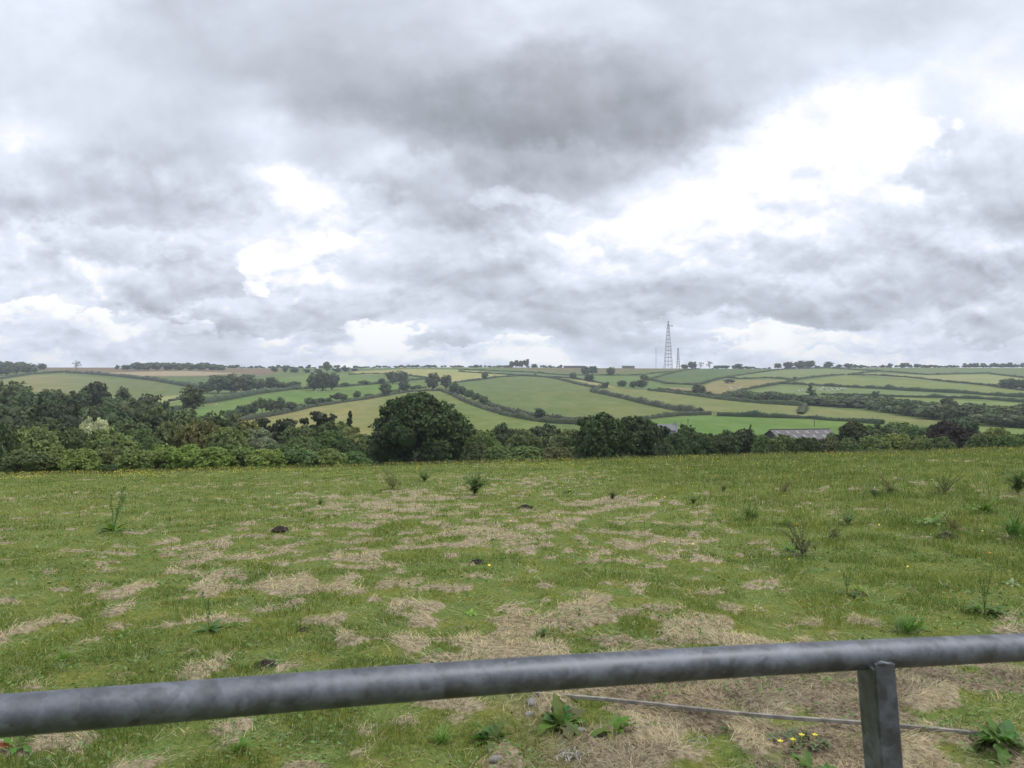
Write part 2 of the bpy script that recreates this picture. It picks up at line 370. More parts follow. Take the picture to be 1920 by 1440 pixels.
FIELDS = [ # albedo, outline as seen on the hillside (photo pixels)
 ((.13,.17,.085), [(0,714),(60,703),(120,702),(200,709),(260,715),(345,725),(352,738),(320,746),(300,756),(200,748),(100,738),(0,728)], (.20,.21,.115)),
 ((.17,.145,.12), [(60,693),(70,680),(560,680),(520,699),(500,704),(430,702),(400,705),(260,707),(240,705),(130,700)], None),
 ((.31,.28,.24), [(200,699),(340,695),(420,699),(460,700),(380,704),(270,705)], None),
 ((.10,.15,.07), [(265,707),(400,706),(395,722),(350,721),(300,713)], None),
 ((.24,.28,.14), [(280,746),(345,740),(348,750),(310,757)], None),
 ((.15,.22,.09), [(300,760),(345,754),(348,768),(325,775),(300,772)], None),
 ((.16,.22,.10), [(370,750),(430,737),(490,727),(490,732),(430,745),(375,757)], None),
 ((.12,.20,.07), [(335,780),(400,759),(452,746),(556,731),(634,727),(712,721),(790,718),(797,728),(712,740),(640,748),(569,757),(500,767),(430,782),(340,800)], None),
 ((.13,.20,.08), [(499,718),(530,710),(577,702),(660,702),(723,709),(712,716),(634,721),(561,726),(504,734)], None),
 ((.23,.23,.12), [(420,800),(457,788),(582,762),(686,747),(777,732),(827,732),(869,752),(940,777),(1003,787),(1040,797),(1000,830),(880,840),(600,840),(420,830)], (.14,.19,.075)),
 ((.29,.30,.155), [(660,697),(764,692),(900,694),(981,703),(903,711),(850,716),(820,712),(764,704),(673,702)], None),
 ((.12,.17,.08), [(862,721),(903,713),(975,707),(1000,707),(1050,713),(1112,727),(1109,734),(1175,749),(1269,771),(1315,777),(1206,786),(1150,800),(1097,800),(1019,784),(916,760),(880,735)], (.14,.18,.08)),
 ((.17,.20,.095), [(1050,712),(1128,724),(1219,732),(1306,743),(1400,756),(1507,761),(1617,771),(1706,782),(1765,791),(1740,798),(1640,795),(1587,789),(1516,784),(1350,779),(1315,776),(1175,748),(1112,733),(1120,727)], None),
 ((.25,.26,.15), [(1060,709),(1090,710),(1112,716),(1140,722),(1160,728),(1128,726),(1080,714)], None),
 ((.115,.20,.065), [(1180,790),(1331,779),(1400,782),(1516,787),(1587,791),(1660,796),(1660,812),(1573,835),(1180,835)], None),
 ((.09,.145,.07), [(1219,713),(1244,704),(1269,698),(1320,690),(1400,686),(1470,690),(1430,698),(1365,707),(1319,720),(1297,721),(1250,720)], None),
 ((.12,.19,.085), [(1066,704),(1112,703),(1194,707),(1250,724),(1212,731),(1144,720),(1112,713),(1081,710)], None),
 ((.11,.17,.10), [(880,695),(1003,699),(1066,704),(1112,706),(1100,712),(1003,705),(940,700)], None),
 ((.15,.145,.095), [(944,680),(1300,680),(1266,694),(1112,700),(994,694),(944,690)], None),
 ((.16,.215,.115), [(1368,707),(1469,693),(1540,690),(1626,696),(1587,702),(1490,711),(1389,710)], None),
 ((.22,.21,.125), [(1310,728),(1340,715),(1386,713),(1484,713),(1457,720),(1374,736),(1330,742),(1216,731),(1250,726)], None),
 ((.17,.22,.10), [(1469,719),(1582,704),(1766,717),(1920,732),(1990,738),(1990,748),(1920,742),(1766,733),(1617,726),(1516,722)], None),
 ((.15,.21,.11), [(1389,738),(1463,723),(1617,729),(1736,735),(1920,748),(1990,752),(1677,742),(1540,739),(1440,742)], None),
 ((.22,.26,.14), [(1635,699),(1736,704),(1855,702),(1920,710),(1990,714),(1990,735),(1873,723),(1736,713),(1605,702)], None),
 ((.13,.18,.10), [(1647,690),(1990,690),(1990,706),(1860,700),(1740,702)], None),
 ((.17,.23,.10), [(1540,743),(1677,745),(1920,756),(1990,760),(1990,768),(1900,764),(1700,755),(1540,748)], None),
 ((.16,.22,.09), [(1800,797),(1850,800),(1990,808),(1990,830),(1880,818),(1800,806)], None),
]
def inpoly(px, py, poly):
    r = np.zeros(px.shape, bool); n_ = len(poly)
    for i in range(n_):
        (x0, y0), (x1, y1) = poly[i], poly[(i + 1) % n_]
        if y0 == y1: continue
        c = ((y0 > py) != (y1 > py)) & (px < (x1 - x0) * (py - y0) / (y1 - y0) + x0); r ^= c
    return r
def hill_col(x, y, z):
    px = CX + F * x / y; py = CY - F * (z - EYE) / y
    col = np.tile(np.array([.115, .165, .075]), (len(x), 1))
    far = y > 285
    for c, poly, c2 in FIELDS:
        k = inpoly(px, py, poly) & far & (y < 1700)
        col[k] = c
        if c2 is not None:
            a = min(p[0] for p in poly); b_ = max(p[0] for p in poly); t = sst(px[k], a + .15 * (b_ - a), b_ - .25 * (b_ - a))[:, None]
            first, second = (c2, c) if poly[0][0] == 0 else (c, c2)
            col[k] = np.array(first) * (1 - t) + np.array(second) * t
    return col
ysf = np.concatenate([np.exp(np.linspace(math.log(49), math.log(290), 90)), np.exp(np.linspace(math.log(293), math.log(1560), 420)), np.exp(np.linspace(math.log(1580), math.log(3300), 30))])
us = np.concatenate([np.linspace(-1.6, -.70, 60)[:-1], np.linspace(-.70, .70, 760), np.linspace(.70, 1.6, 60)[1:]])
fan('hillside', us, ysf, lambda x, y: terr(x, y) - .25 * (1 - sst(y, 49, 56)), M_HILL, hill_col)
# low wide ground beyond the sides and behind the viewer
me = mesh_np('surrounding_land', [(-5500, -1500, -45), (5500, -1500, -45), (5500, 3400, -45), (-5500, 3400, -45)], np.array([[0, 1, 2, 3]]), M_HILL, np.tile([.1, .15, .07], (4, 1)))
link('surrounding_land', me, kind='structure')

# ------------------------------------------------------------------ foliage meshes
def sphere_lp(c, r, nu=8, nv=5):
    V = []; 
    for j in range(nv + 1):
        ph = math.pi * j / nv
        for i in range(nu):
            th = 2 * math.pi * (i + .5 * (j % 2)) / nu; V.append((c[0] + r[0] * math.sin(ph) * math.cos(th), c[1] + r[1] * math.sin(ph) * math.sin(th), c[2] + r[2] * math.cos(ph)))
    V = np.array(V); i = np.arange((nv + 1) * nu).reshape(nv + 1, nu)
    Fc = np.stack([i[:-1], np.roll(i, -1, 1)[:-1], np.roll(i, -1, 1)[1:], i[1:]], -1).reshape(-1, 4); return V, Fc
def leaf_quads(pos, nrm, size, rng, elong=1.5, jit=.8):
    n_ = len(pos); nn = nrm + rng.normal(size=(n_, 3)) * jit; nn /= np.linalg.norm(nn, axis=1)[:, None] + 1e-9
    a = np.cross(nn, rng.normal(size=(n_, 3))); a /= np.linalg.norm(a, axis=1)[:, None] + 1e-9; b = np.cross(nn, a)
    s = (size * rng.uniform(.6, 1.35, n_))[:, None]
    V = np.stack([pos - a * s * elong * .5, pos - b * s * .42 + a * s * .05, pos + a * s * elong * .5, pos + b * s * .42 + a * s * .05], 1).reshape(-1, 3)
    return V, np.arange(n_ * 4).reshape(-1, 4)
def crown_mesh(name, seed, lobes=16, sub=10, per=14, leaf=.05, z0=.0, top='round', lobe_r=(.17, .28), core=.68, flat=1.0, ragged=.0):
    """leafy crown in a unit box (width 1, z from 0 to 1)"""
    rng = np.random.default_rng(seed); Vs, Fs, Ts = [], [], []; off = 0
    H = 1 - z0; zc = z0 + H * .5
    C, R = [], []
    for k in range(lobes):
        zf = 1 - 2 * (k + .5) / lobes; d = np.array([math.sqrt(1 - zf * zf) * math.cos(k * 2.4), math.sqrt(1 - zf * zf) * math.sin(k * 2.4), zf]) + rng.normal(size=3) * .22; d /= (np.abs(d) ** 2.9).sum() ** (1 / 2.9)
        r = rng.uniform(*lobe_r); f = (rng.uniform(.8, 1.0) if k % 4 else rng.uniform(.2, .7)) * (1 if rng.random() < .85 else 1 + ragged)
        if top == 'bush': d[2] = abs(d[2]) * 1.2 - .45
        if top == 'cone': t = (k + .5) / lobes; C.append((rng.normal() * .17 * (1.05 - t), rng.normal() * .17 * (1.05 - t), z0 + H * (.06 + .90 * t))); R.append(r * (1.2 - t)); continue
        if top == 'layer':
            t = rng.random(); C.append((d[0] * .34, d[1] * .34, z0 + H * (.25 + .65 * t))); R.append(r); continue
        C.append((d[0] * (.5 - r) * f, d[1] * (.5 - r) * f, zc + d[2] * (H * .5 - r * H * .9) * f)); R.append(r)
    C = np.array(C); R = np.array(R)
    if core:
        for c, r in zip(C, R):
            V, Fq = sphere_lp(c, (r * core, r * core, r * core * flat)); V = V + rng.normal(size=V.shape) * r * .06
            Vs.append(V); Fs.append(Fq + off); off += len(V); Ts.append(np.full(len(V), .75))
    pos, nrm, ton = [], [], []
    for c, r in zip(C, R):
        tl = rng.uniform(.78, 1.15)
        for s in range(sub):
            d = rng.normal(size=3); d /= np.linalg.norm(d)
            if d[2] < -.3 and rng.random() < .5: d[2] *= -1
            cc = c + d * r * np.array([1, 1, flat]) * rng.uniform(.72, 1.0)
            # drop clumps deep inside other lobes
            if (np.linalg.norm((cc - C), axis=1) < R * .55).any(): continue
            rs = r * rng.uniform(.25, .42); q = rng.normal(size=(per, 3)); q /= np.linalg.norm(q, axis=1)[:, None]
            q[:, 2] = np.where(q[:, 2] < -.2, -q[:, 2], q[:, 2])
            rad = rng.uniform(.5, 1.08, per)[:, None]
            pos.append(cc + q * rs * rad * np.array([1, 1, .8 * flat])); nrm.append(q * .7 + d * .6); ton.append(np.repeat(tl * rng.uniform(.72, 1.25) * rng.uniform(.75, 1.25, per), 4))
    pos = np.concatenate(pos); nrm = np.concatenate(nrm); ton = np.concatenate(ton)
    k = pos[:, 2] > -.01; pos, nrm = pos[k], nrm[k]; ton = ton.reshape(-1, 4)[k].ravel()
    V, Fq = leaf_quads(pos, nrm, np.full(len(pos), leaf), rng); Vs.append(V); Fs.append(Fq + off); Ts.append(ton)
    V = np.concatenate(Vs); T = np.concatenate(Ts); V[:, 2] = np.maximum(V[:, 2], 0)
    mx_ = np.percentile(np.abs(V[:, :2]), 99.5); V[:, :2] *= .5 / mx_; V[:, 2] *= 1 / np.percentile(V[:, 2], 99.8)
    return mesh_np(name, V, np.concatenate(Fs), M_LEAF, T)
def trunk_mesh(seed, limbs=5, r=.035, hh=.75, thin=1.0, twigs=0):
    rnd = random.Random(seed); b = MB()
    pts = [(0, 0, -.06)]; x = y = 0
    for k in range(1, 7): x += rnd.uniform(-.015, .015); y += rnd.uniform(-.015, .015); pts.append((x, y, hh * k / 6))
    b.tube(pts, [r * 1.35 * thin, r * thin, r * .9 * thin, r * .75 * thin, r * .6 * thin, r * .4 * thin, r * .18 * thin], 7)
    for k in range(limbs):
        z = hh * rnd.uniform(.3, .85); a = rnd.uniform(0, 6.28); L = rnd.uniform(.2, .36)
        q = [(0, 0, z), (math.cos(a) * L * .5, math.sin(a) * L * .5, z + L * .35), (math.cos(a) * L, math.sin(a) * L, z + L * .8)]
        b.tube(q, [r * .45 * thin, r * .3 * thin, r * .08 * thin], 5)
        for t in range(twigs):
            a2 = a + rnd.uniform(-.9, .9); l2 = rnd.uniform(.08, .2); s0 = Vector(q[1]).lerp(Vector(q[2]), rnd.random())
            b.tube([s0, s0 + Vector((math.cos(a2) * l2, math.sin(a2) * l2, l2 * .8))], [r * .16 * thin, r * .04 * thin], 4)
    return b.mesh('trunk', M_BARK, True)
PROTO = {
 'hi_bush':  [crown_mesh('bush_foliage', 100 + k, 26, 26, 16, .040, 0, 'bush', (.13, .24), .66) for k in range(5)],
 'hi_tree':  [crown_mesh('tree_foliage', 120 + k, 30, 26, 16, .036, .03, 'round', (.12, .22), .66) for k in range(3)],
 'fine':     [crown_mesh('fine_foliage', 130 + k, 28, 30, 18, .026, 0, 'bush', (.12, .2), .66) for k in range(3)],
 'pine_hi':  [crown_mesh('pine_foliage', 140 + k, 22, 20, 16, .032, .22, 'layer', (.10, .2), .6, .45) for k in range(2)],
 'conifer':  [crown_mesh('conifer_foliage', 145 + k, 30, 12, 14, .035, .08, 'cone', (.13, .2), .5, .5) for k in range(2)],
 'mid_tree': [crown_mesh('tree_foliage', 150 + k, 20, 12, 11, .06, .03, 'round', (.15, .25), .66) for k in range(4)],
 'mid_bush': [crown_mesh('bush_foliage', 160 + k, 14, 11, 10, .065, 0, 'bush', (.17, .28), .68) for k in range(4)],
 'tall':     [crown_mesh('tree_foliage', 170 + k, 22, 12, 11, .05, .05, 'round', (.15, .26), .6, 1.0, .15) for k in range(3)],
 'low_tree': [crown_mesh('tree_foliage', 180 + k, 11, 7, 7, .11, .02, 'round', (.18, .28), .75) for k in range(4)],
 'low_bush': [crown_mesh('bush_foliage', 190 + k, 8, 7, 7, .12, 0, 'bush', (.2, .3), .78) for k in range(4)],
 'sparse':   [crown_mesh('sparse_foliage', 195 + k, 12, 5, 8, .05, .25, 'round', (.10, .16), 0) for k in range(2)],
}
TRUNK = [trunk_mesh(k, 6, .03) for k in range(3)]; TRUNK_T = [trunk_mesh(10 + k, 9, .035, .85, 1.0, 5) for k in range(2)]
G = {  # leaf albedos
 'dark': (.074, .108, .047), 'oak': (.054, .086, .032), 'mid': (.115, .165, .062), 'green': (.15, .195, .070), 'yel': (.20, .255, .068),
 'pale': (.16, .20, .10), 'grey': (.19, .225, .15), 'olive': (.135, .145, .06), 'pine': (.050, .062, .036), 'copper': (.050, .042, .042),
 'white': (.42, .46, .30), 'far': (.098, .134, .066)}
rnd = random.Random(5); cnt = {}
def plant(proto, base, width, height, colr, name, label, cat, group=None, depth=None, jitter=.1):
    k = cnt.get(proto, 0); cnt[proto] = k + 1; ms = PROTO[proto]; me = ms[k % len(ms)]
    c = tuple(v * (1 + rnd.uniform(-jitter, jitter)) for v in (G[colr] if isinstance(colr, str) else colr))
    root = link(name, None, label=label, cat=cat, group=group, loc=base) if 'bush' not in proto and proto != 'fine' else None
    if root is None:
        o = link(name, me, label=label, cat=cat, group=group, loc=base, color=c)
    else:
        o = link('crown', me, parent=root, color=c)
        if proto in ('mid_tree', 'hi_tree', 'low_tree', 'tall') and height > width * 1.15: o.location.z = height - width * 1.15
        t = link('trunk', (TRUNK_T if proto == 'sparse' else TRUNK)[k % 2], parent=root); t.scale = (width, width, height)
    o.scale = (width, width * (depth or .95), min(height, width * 1.15) if proto in ('mid_tree', 'hi_tree', 'low_tree', 'tall') else height); o.rotation_euler[2] = rnd.uniform(0, 6.28)
    return root or o
def by_depth(px, ytop, D):
    x = (px - CX) / F * D; z = float(terr(x, D)); return (x, D, z - .25), EYE + (CY - ytop) / F * D - z + .25
def by_base(px, ytop, yb):
    p = P(px, yb); return (p[0], p[1], p[2] - .3), max(EYE + (CY - ytop) / F * p[1] - p[2] + .3, 1.5)

# ------------------------------------------------------------------ trees and bushes, single ones with labels of their own
ONE = [ # proto, px, ytop, width px, base ('d' distance / 'b' base row), foliage, name, label
 ('hi_oak', 788, 739, 188, 'd100', 'oak', 'oak_tree', 'huge dark green domed oak standing alone behind the meadow edge'),
 ('hi_tree', 1128, 776, 122, 'd94', 'oak', 'oak_tree', 'dark spreading oak, second largest tree beyond the meadow, right of the huge domed oak'),
 ('hi_tree', 1202, 786, 104, 'd98', (.048, .074, .03), 'oak_tree', 'dark rounded tree joined to the spreading oak, just left of the grey-roofed house'),
 ('hi_tree', 1166, 782, 112, 'd102', (.050, .078, .031), 'oak_tree', 'dark middle crown filling between the spreading oak and the tree by the house'),
 ('hi_bush', 2, 792, 66, 'd62', 'dark', 'bush', 'very dark bush cut by the left edge of the picture'),
 ('fine', 178, 785, 74, 'd118', 'white', 'flowering_bush', 'domed bush covered in cream blossom among green bushes'),
 ('fine', 478, 806, 100, 'd92', 'grey', 'willow_bush', 'large silvery grey-green willow bush left of the dark pines'),
 ('pine_hi', 528, 784, 100, 'd128', 'pine', 'pine_tree', 'flat-topped blackish pine, lower and left of the two dark pines'),
 ('pine_hi', 592, 771, 76, 'd134', 'pine', 'pine_tree', 'taller blackish pine with layered top, right of the two dark pines'),
 ('conifer', 656, 771, 46, 'd138', (.045, .062, .038), 'conifer_tree', 'pointed dark conifer between the pines and the huge domed oak'),
 ('fine', 1776, 789, 88, 'd112', 'copper', 'copper_beech', 'purple-black copper beech crown at the right of the meadow edge'),
 ('fine', 1800, 784, 92, 'd150', (.085, .125, .075), 'willow_tree', 'pale blue-green willow rising behind the copper beech'),
 ('conifer', 1407, 796, 20, 'd150', 'dark', 'conifer_tree', 'small pointed dark conifer left of the barn'),
 ('mid_tree', 182, 716, 58, 'd300', (.045, .064, .034), 'poplar_tree', 'tall dark square-topped tree standing above the left wood'),
 ('tall', 231, 725, 30, 'd300', (.07, .088, .05), 'poplar_tree', 'slim tall wispy tree in the left wood'),
 ('tall', 361, 721, 46, 'd300', (.085, .115, .055), 'poplar_tree', 'tall pale green tree at the right end of the left wood'),
 ('conifer', 147, 757, 38, 'd168', 'pine', 'conifer_tree', 'dark conifer with drooping boughs in the middle of the left wood'),
 ('conifer', 308, 752, 26, 'd215', 'pine', 'conifer_tree', 'narrow dark conifer at the right end of the left wood'),
 ('sparse', 144, 676, 17, 'b694', 'far', 'windswept_tree', 'lone windswept tree with bare leaning top on the left skyline'),
 ('mid_tree', 79, 681, 16, 'b694', 'far', 'tree', 'small round tree standing just right of the left skyline wood'),
 ('low_tree', 220, 684, 9, 'b693', 'far', 'tree', 'tiny tree at the left tip of the long skyline wood'),
 ('mid_tree', 1012, 765, 26, 'b789', (.05, .075, .032), 'tree', 'lone dark tree beside the lane at the foot of the big green field'),
 ('mid_tree', 1311, 721, 30, 'b741', (.085, .115, .055), 'tree', 'rounded grey-green tree on the lane hedge right of centre, below the masts'),
 ('mid_tree', 1135, 717, 13, 'b729', 'dark', 'tree', 'small dark tree where the central hedges meet'),
 ('mid_tree', 909, 697, 13, 'b714', 'far', 'tree', 'small pale tree on the lower hedge of the straw-coloured field'),
 ('conifer', 1519, 721, 34, 'b753', 'far', 'conifer_tree', 'broad conical tree standing below the grazing cattle'),
 ('mid_tree', 1591, 738, 24, 'b756', 'dark', 'tree', 'small round dark tree right of the conical tree below the cattle'),
 ('mid_tree', 1642, 733, 16, 'b756', 'far', 'tree', 'thin-topped tree in the hedge right of the cattle'),
 ('low_bush', 1490, 706, 9, 'b711', 'dark', 'bush', 'tiny dark bush alone on the hedge corner of a right-hand field'),
 ('low_bush', 1003, 700, 8, 'b706', 'dark', 'bush', 'tiny dark bush on the hedge junction above the big green field'),
 ('low_bush', 1368, 711, 22, 'b719', (.09,.09,.05), 'bush', 'brownish scrub bush inside the tan field right of the masts'),
 ('mid_tree', 613, 678, 17, 'b698', 'far', 'tree', 'tall round tree breaking the skyline left of centre'),
 ('hi_bush', 205, 871, 34, 'd42.5', 'dark', 'bush', 'low dark bush at the meadow edge among yellow buttercups'),
]
PROTO['hi_oak'] = [crown_mesh('oak_foliage', 7, 60, 34, 20, .024, .02, 'bush', (.10, .19), .66)]
for pr, px, yt, wpx, bs, cl, nm, lb in ONE:
    if bs[0] == 'd': D = float(bs[1:]); base, h = by_depth(px, yt, D)
    else: base, h = by_base(px, yt, float(bs[1:])); D = base[1]
    if nm == 'oak_tree': base = (base[0], base[1], base[2] - 1.2); h += 1.2
    plant(pr, base, wpx / F * D, h, cl, nm, lb, 'bush' if 'bush' in nm else 'tree', jitter=.03)

ORD = ['first', 'second', 'third', 'fourth', 'fifth', 'sixth', 'seventh', 'eighth', 'ninth', 'tenth', 'eleventh', 'twelfth', 'thirteenth', 'fourteenth', 'fifteenth', 'sixteenth']
def row_of(group, anchor, cat, items, look='', name=None, far=False):
    """items: (proto, px, ytop, width, base, foliage[, look]); label counts from the left"""
    items = sorted(items, key=lambda t: t[1])
    for i, it in enumerate(items):
        pr, px, yt, wpx, bs, cl = it[:6]; lk = it[6] if len(it) > 6 else look
        if isinstance(bs, (int, float)) and bs > 600: base, h = by_base(px, yt, bs); D = base[1]
        else: D = float(bs); base, h = by_depth(px, yt, D)
        lb = f"{lk} {cat}, {ORD[i]} from left {anchor}"
        plant(pr, base, wpx / F * D * (1.22 if 100 < D < 310 else 1.0), h, cl, name or cat, lb.strip(), cat, group)

row_of('bushes along the far edge of the meadow', 'in the front row along the left meadow edge', 'bush', [
 ('hi_bush', 45, 842, 80, 54, 'mid', 'mid green leafy'), ('hi_bush', 100, 838, 84, 56, 'green', 'dull green leafy'), ('hi_bush', 152, 842, 76, 54, 'yel', 'yellow-green leafy'),
 ('hi_bush', 205, 838, 78, 57, 'olive', 'olive green'), ('hi_bush', 255, 844, 76, 54, 'green', 'pale olive leafy'), ('hi_bush', 308, 834, 72, 56, 'yel', 'bright yellow-green'),
 ('hi_bush', 352, 834, 70, 55, 'yel', 'bushy yellow-green'), ('hi_bush', 400, 838, 78, 54, 'yel', 'wide yellow-green'), ('hi_bush', 452, 836, 76, 56, 'green', 'mid yellow-green'),
 ('hi_bush', 500, 842, 78, 54, 'yel', 'low yellow-green'), ('hi_bush', 553, 838, 78, 56, 'mid', 'deep green'), ('hi_bush', 612, 842, 78, 58, 'green', 'rough green'),
 ('hi_bush', 666, 846, 66, 60, 'mid', 'dark-based green')])
row_of('bushes in the second row on the left', 'in the row behind the left front bushes', 'bush', [
 ('hi_bush', 60, 800, 100, 74, 'green', 'pale green rounded'), ('hi_bush', 128, 804, 96, 78, (.09, .12, .05), 'brownish green'), ('hi_bush', 205, 806, 96, 80, 'green', 'mid green'),
 ('hi_bush', 262, 806, 80, 84, 'mid', 'deep green lobed'), ('hi_bush', 318, 790, 96, 88, 'olive', 'olive-brown rounded'), ('hi_bush', 376, 788, 96, 86, 'olive', 'knobbly olive'),
 ('hi_bush', 428, 802, 84, 82, 'green', 'light green'), ('fine', 560, 818, 84, 78, 'mid', 'soft grey-green'), ('hi_bush', 610, 810, 92, 82, (.085, .125, .05), 'light green domed'),
 ('hi_bush', 655, 824, 60, 80, 'dark', 'dark shadowy')])
row_of('small trees between the meadow-edge bushes and the left wood', 'between the blossoming bush and dark pines', 'tree', [
 ('hi_tree', 90, 784, 90, 120, 'dark', 'dark rounded'), ('hi_tree', 240, 790, 80, 124, 'mid', 'mid green'), ('hi_tree', 290, 778, 84, 130, (.06, .085, .04), 'dull green'),
 ('hi_tree', 345, 776, 84, 134, 'mid', 'dusky green'), ('hi_tree', 412, 782, 84, 128, (.065, .085, .045), 'brownish green'), ('hi_tree', 456, 790, 66, 122, 'green', 'light green'),
 ('hi_tree', 562, 798, 60, 118, 'mid', 'mid green'), ('hi_tree', 624, 790, 56, 118, (.1, .14, .055), 'pale yellowish green'), ('hi_tree', 655, 802, 60, 112, 'green', 'soft green')])
row_of('crowns in the left wood', 'in the nearer part of the left wood', 'tree', [
 ('mid_tree', 14, 752, 80, 150, 'dark', 'dark'), ('mid_tree', 68, 746, 96, 160, 'dark', 'broad dark rounded'), ('mid_tree', 112, 756, 76, 156, 'pine', 'blackish rounded'), ('mid_tree', 186, 760, 42, 172, (.085, .12, .05), 'light green small'),
 ('mid_tree', 214, 764, 62, 164, 'dark', 'dark'), ('mid_tree', 252, 758, 66, 168, 'dark', 'dusky'), ('mid_tree', 292, 760, 60, 170, 'mid', 'deep green'), ('mid_tree', 345, 768, 66, 172, 'dark', 'low dark'),
 ('mid_tree', 392, 772, 60, 176, 'dark', 'dark spreading'), ('mid_tree', 434, 776, 56, 180, 'olive', 'dull olive')])
row_of('crowns in the left wood', 'in the farther part of the left wood', 'tree', [
 ('mid_tree', 22, 714, 56, 280, 'far', 'high rounded'), ('mid_tree', 50, 732, 44, 265, 'dark', 'dark'), ('mid_tree', 86, 730, 30, 280, 'dark', 'peaked dark'), ('mid_tree', 114, 730, 46, 270, 'far', 'grey-green'),
 ('mid_tree', 150, 732, 32, 270, 'dark', 'dark'), ('mid_tree', 208, 744, 40, 262, 'far', 'soft green'), ('mid_tree', 245, 744, 50, 258, 'far', 'feathery green'), ('mid_tree', 277, 739, 50, 255, 'dark', 'dark domed'),
 ('mid_tree', 300, 752, 40, 250, 'far', 'low green')])
row_of('bushes right of the huge oak', 'in the belt between the two dark oaks', 'bush', [
 ('hi_bush', 905, 806, 72, 96, 'mid', 'mid green'), ('hi_bush', 948, 796, 74, 130, (.058, .09, .04), 'dull green'), ('hi_bush', 985, 806, 70, 120, 'mid', 'shaggy green'), ('hi_bush', 1020, 798, 76, 128, (.06, .09, .042), 'rounded dull green'),
 ('hi_bush', 1058, 806, 66, 112, 'mid', 'deep green'), ('hi_bush', 935, 836, 60, 70, 'mid', 'low deep green'), ('hi_bush', 988, 837, 88, 68, 'green', 'low light green'), ('hi_bush', 1044, 838, 66, 68, 'olive', 'low brownish green'),
 ('hi_bush', 890, 830, 60, 84, 'dark', 'dark')])
row_of('dark bushes left of the barn', 'in the thicket between house and barn', 'bush', [
 ('hi_bush', 1268, 812, 58, 96, 'dark', 'dark'), ('hi_bush', 1288, 797, 40, 118, 'dark', 'upright dark'), ('hi_bush', 1318, 812, 64, 98, 'dark', 'broad dark'), ('hi_bush', 1356, 808, 66, 100, 'dark', 'high dark'), ('hi_bush', 1398, 806, 60, 102, (.048, .07, .03), 'dense dark'),
 ('hi_bush', 1430, 816, 46, 96, 'mid', 'low mid green'), ('hi_bush', 1245, 822, 40, 86, 'dark', 'low dark')])
row_of('bushes in front of and beyond the barn', 'along the right meadow edge from the barn', 'bush', [
 ('hi_bush', 1470, 816, 66, 92, 'mid', 'mid green domed'), ('hi_bush', 1512, 820, 62, 90, (.06, .08, .034), 'dull green'), ('hi_bush', 1560, 822, 56, 92, 'olive', 'olive'), ('hi_bush', 1604, 792, 64, 112, (.06, .082, .036), 'high rounded'),
 ('hi_bush', 1592, 822, 56, 88, 'mid', 'low green'), ('hi_bush', 1640, 816, 60, 88, 'green', 'light green'), ('hi_bush', 1682, 813, 66, 92, 'yel', 'yellow-green'), ('hi_bush', 1730, 818, 60, 86, 'green', 'low pale green'),
 ('hi_bush', 1762, 819, 56, 84, (.09, .13, .05), 'small light green'), ('hi_bush', 1838, 814, 56, 90, 'mid', 'dark green'), ('hi_bush', 1868, 802, 50, 106, 'green', 'taller soft green'), ('hi_bush', 1890, 814, 52, 88, 'mid', 'mid green'),
 ('hi_bush', 1922, 812, 56, 90, 'dark', 'dark green')])
row_of('trees behind the right meadow edge', 'between the barn and the copper beech', 'tree', [
 ('hi_tree', 1648, 796, 66, 150, 'far', 'soft green'), ('hi_tree', 1690, 793, 70, 160, 'mid', 'broad green'), ('hi_tree', 1735, 797, 60, 150, 'mid', 'dull green'), ('hi_tree', 1570, 812, 40, 140, 'mid', 'low green')])
row_of('trees of the copse in the sheep field', 'in the copse below the sheep field', 'tree', [
 ('mid_bush', 434, 768, 32, 787, 'far', 'low'), ('mid_tree', 455, 759, 30, 785, 'far', 'round'), ('tall', 474, 751, 24, 784, 'far', 'lighter'), ('tall', 492, 745, 22, 782, (.085, .115, .06), 'tall pale'), ('tall', 508, 747, 24, 779, 'far', 'upright'),
 ('tall', 524, 744, 24, 777, 'far', 'highest'), ('mid_bush', 543, 753, 28, 773, 'dark', 'dark'), ('mid_bush', 562, 757, 22, 768, 'dark', 'small dark')])
row_of('trees and bushes of the hedge above the tan field', 'in the row above the tan field', 'bush', [
 ('mid_bush', 583, 745, 28, 763, 'dark', 'round dark'), ('mid_bush', 601, 746, 22, 759, 'dark', 'dark'), ('mid_bush', 616, 746, 18, 756, 'dark', 'smaller dark'), ('mid_bush', 637, 736, 36, 754, 'dark', 'wide dark'), ('mid_bush', 669, 733, 17, 749, 'dark', 'upright dark'),
 ('mid_bush', 691, 738, 20, 746, 'far', 'low'), ('mid_tree', 723, 717, 24, 743, 'far', 'tall round'), ('mid_bush', 741, 730, 22, 738, 'far', 'low grey'), ('mid_tree', 758, 714, 24, 736, (.085, .115, .06), 'pale round'), ('mid_bush', 782, 722, 34, 732, 'far', 'broad low')])
row_of('trees round the upper left fields', 'in the clump beside the upper-left fields', 'tree', [
 ('mid_tree', 388, 716, 34, 737, 'far', 'low'), ('mid_tree', 408, 703, 42, 738, 'far', 'broad'), ('mid_tree', 434, 701, 42, 737, 'far', 'high'), ('mid_tree', 462, 702, 40, 736, 'far', 'rounded'), ('mid_tree', 484, 710, 28, 733, 'far', 'smaller'),
 ('mid_tree', 508, 707, 26, 731, 'dark', 'dark'), ('mid_bush', 527, 716, 30, 731, 'dark', 'low dark'), ('mid_bush', 551, 715, 30, 728, 'dark', 'low wide dark')])
row_of('trees of the twin grove', 'in the three-tree grove left of centre', 'tree', [
 ('mid_tree', 588, 699, 30, 732, 'far', 'round'), ('mid_tree', 604, 696, 32, 733, (.075, .1, .055), 'tall'), ('mid_tree', 622, 699, 30, 731, (.09, .12, .07), 'paler')])
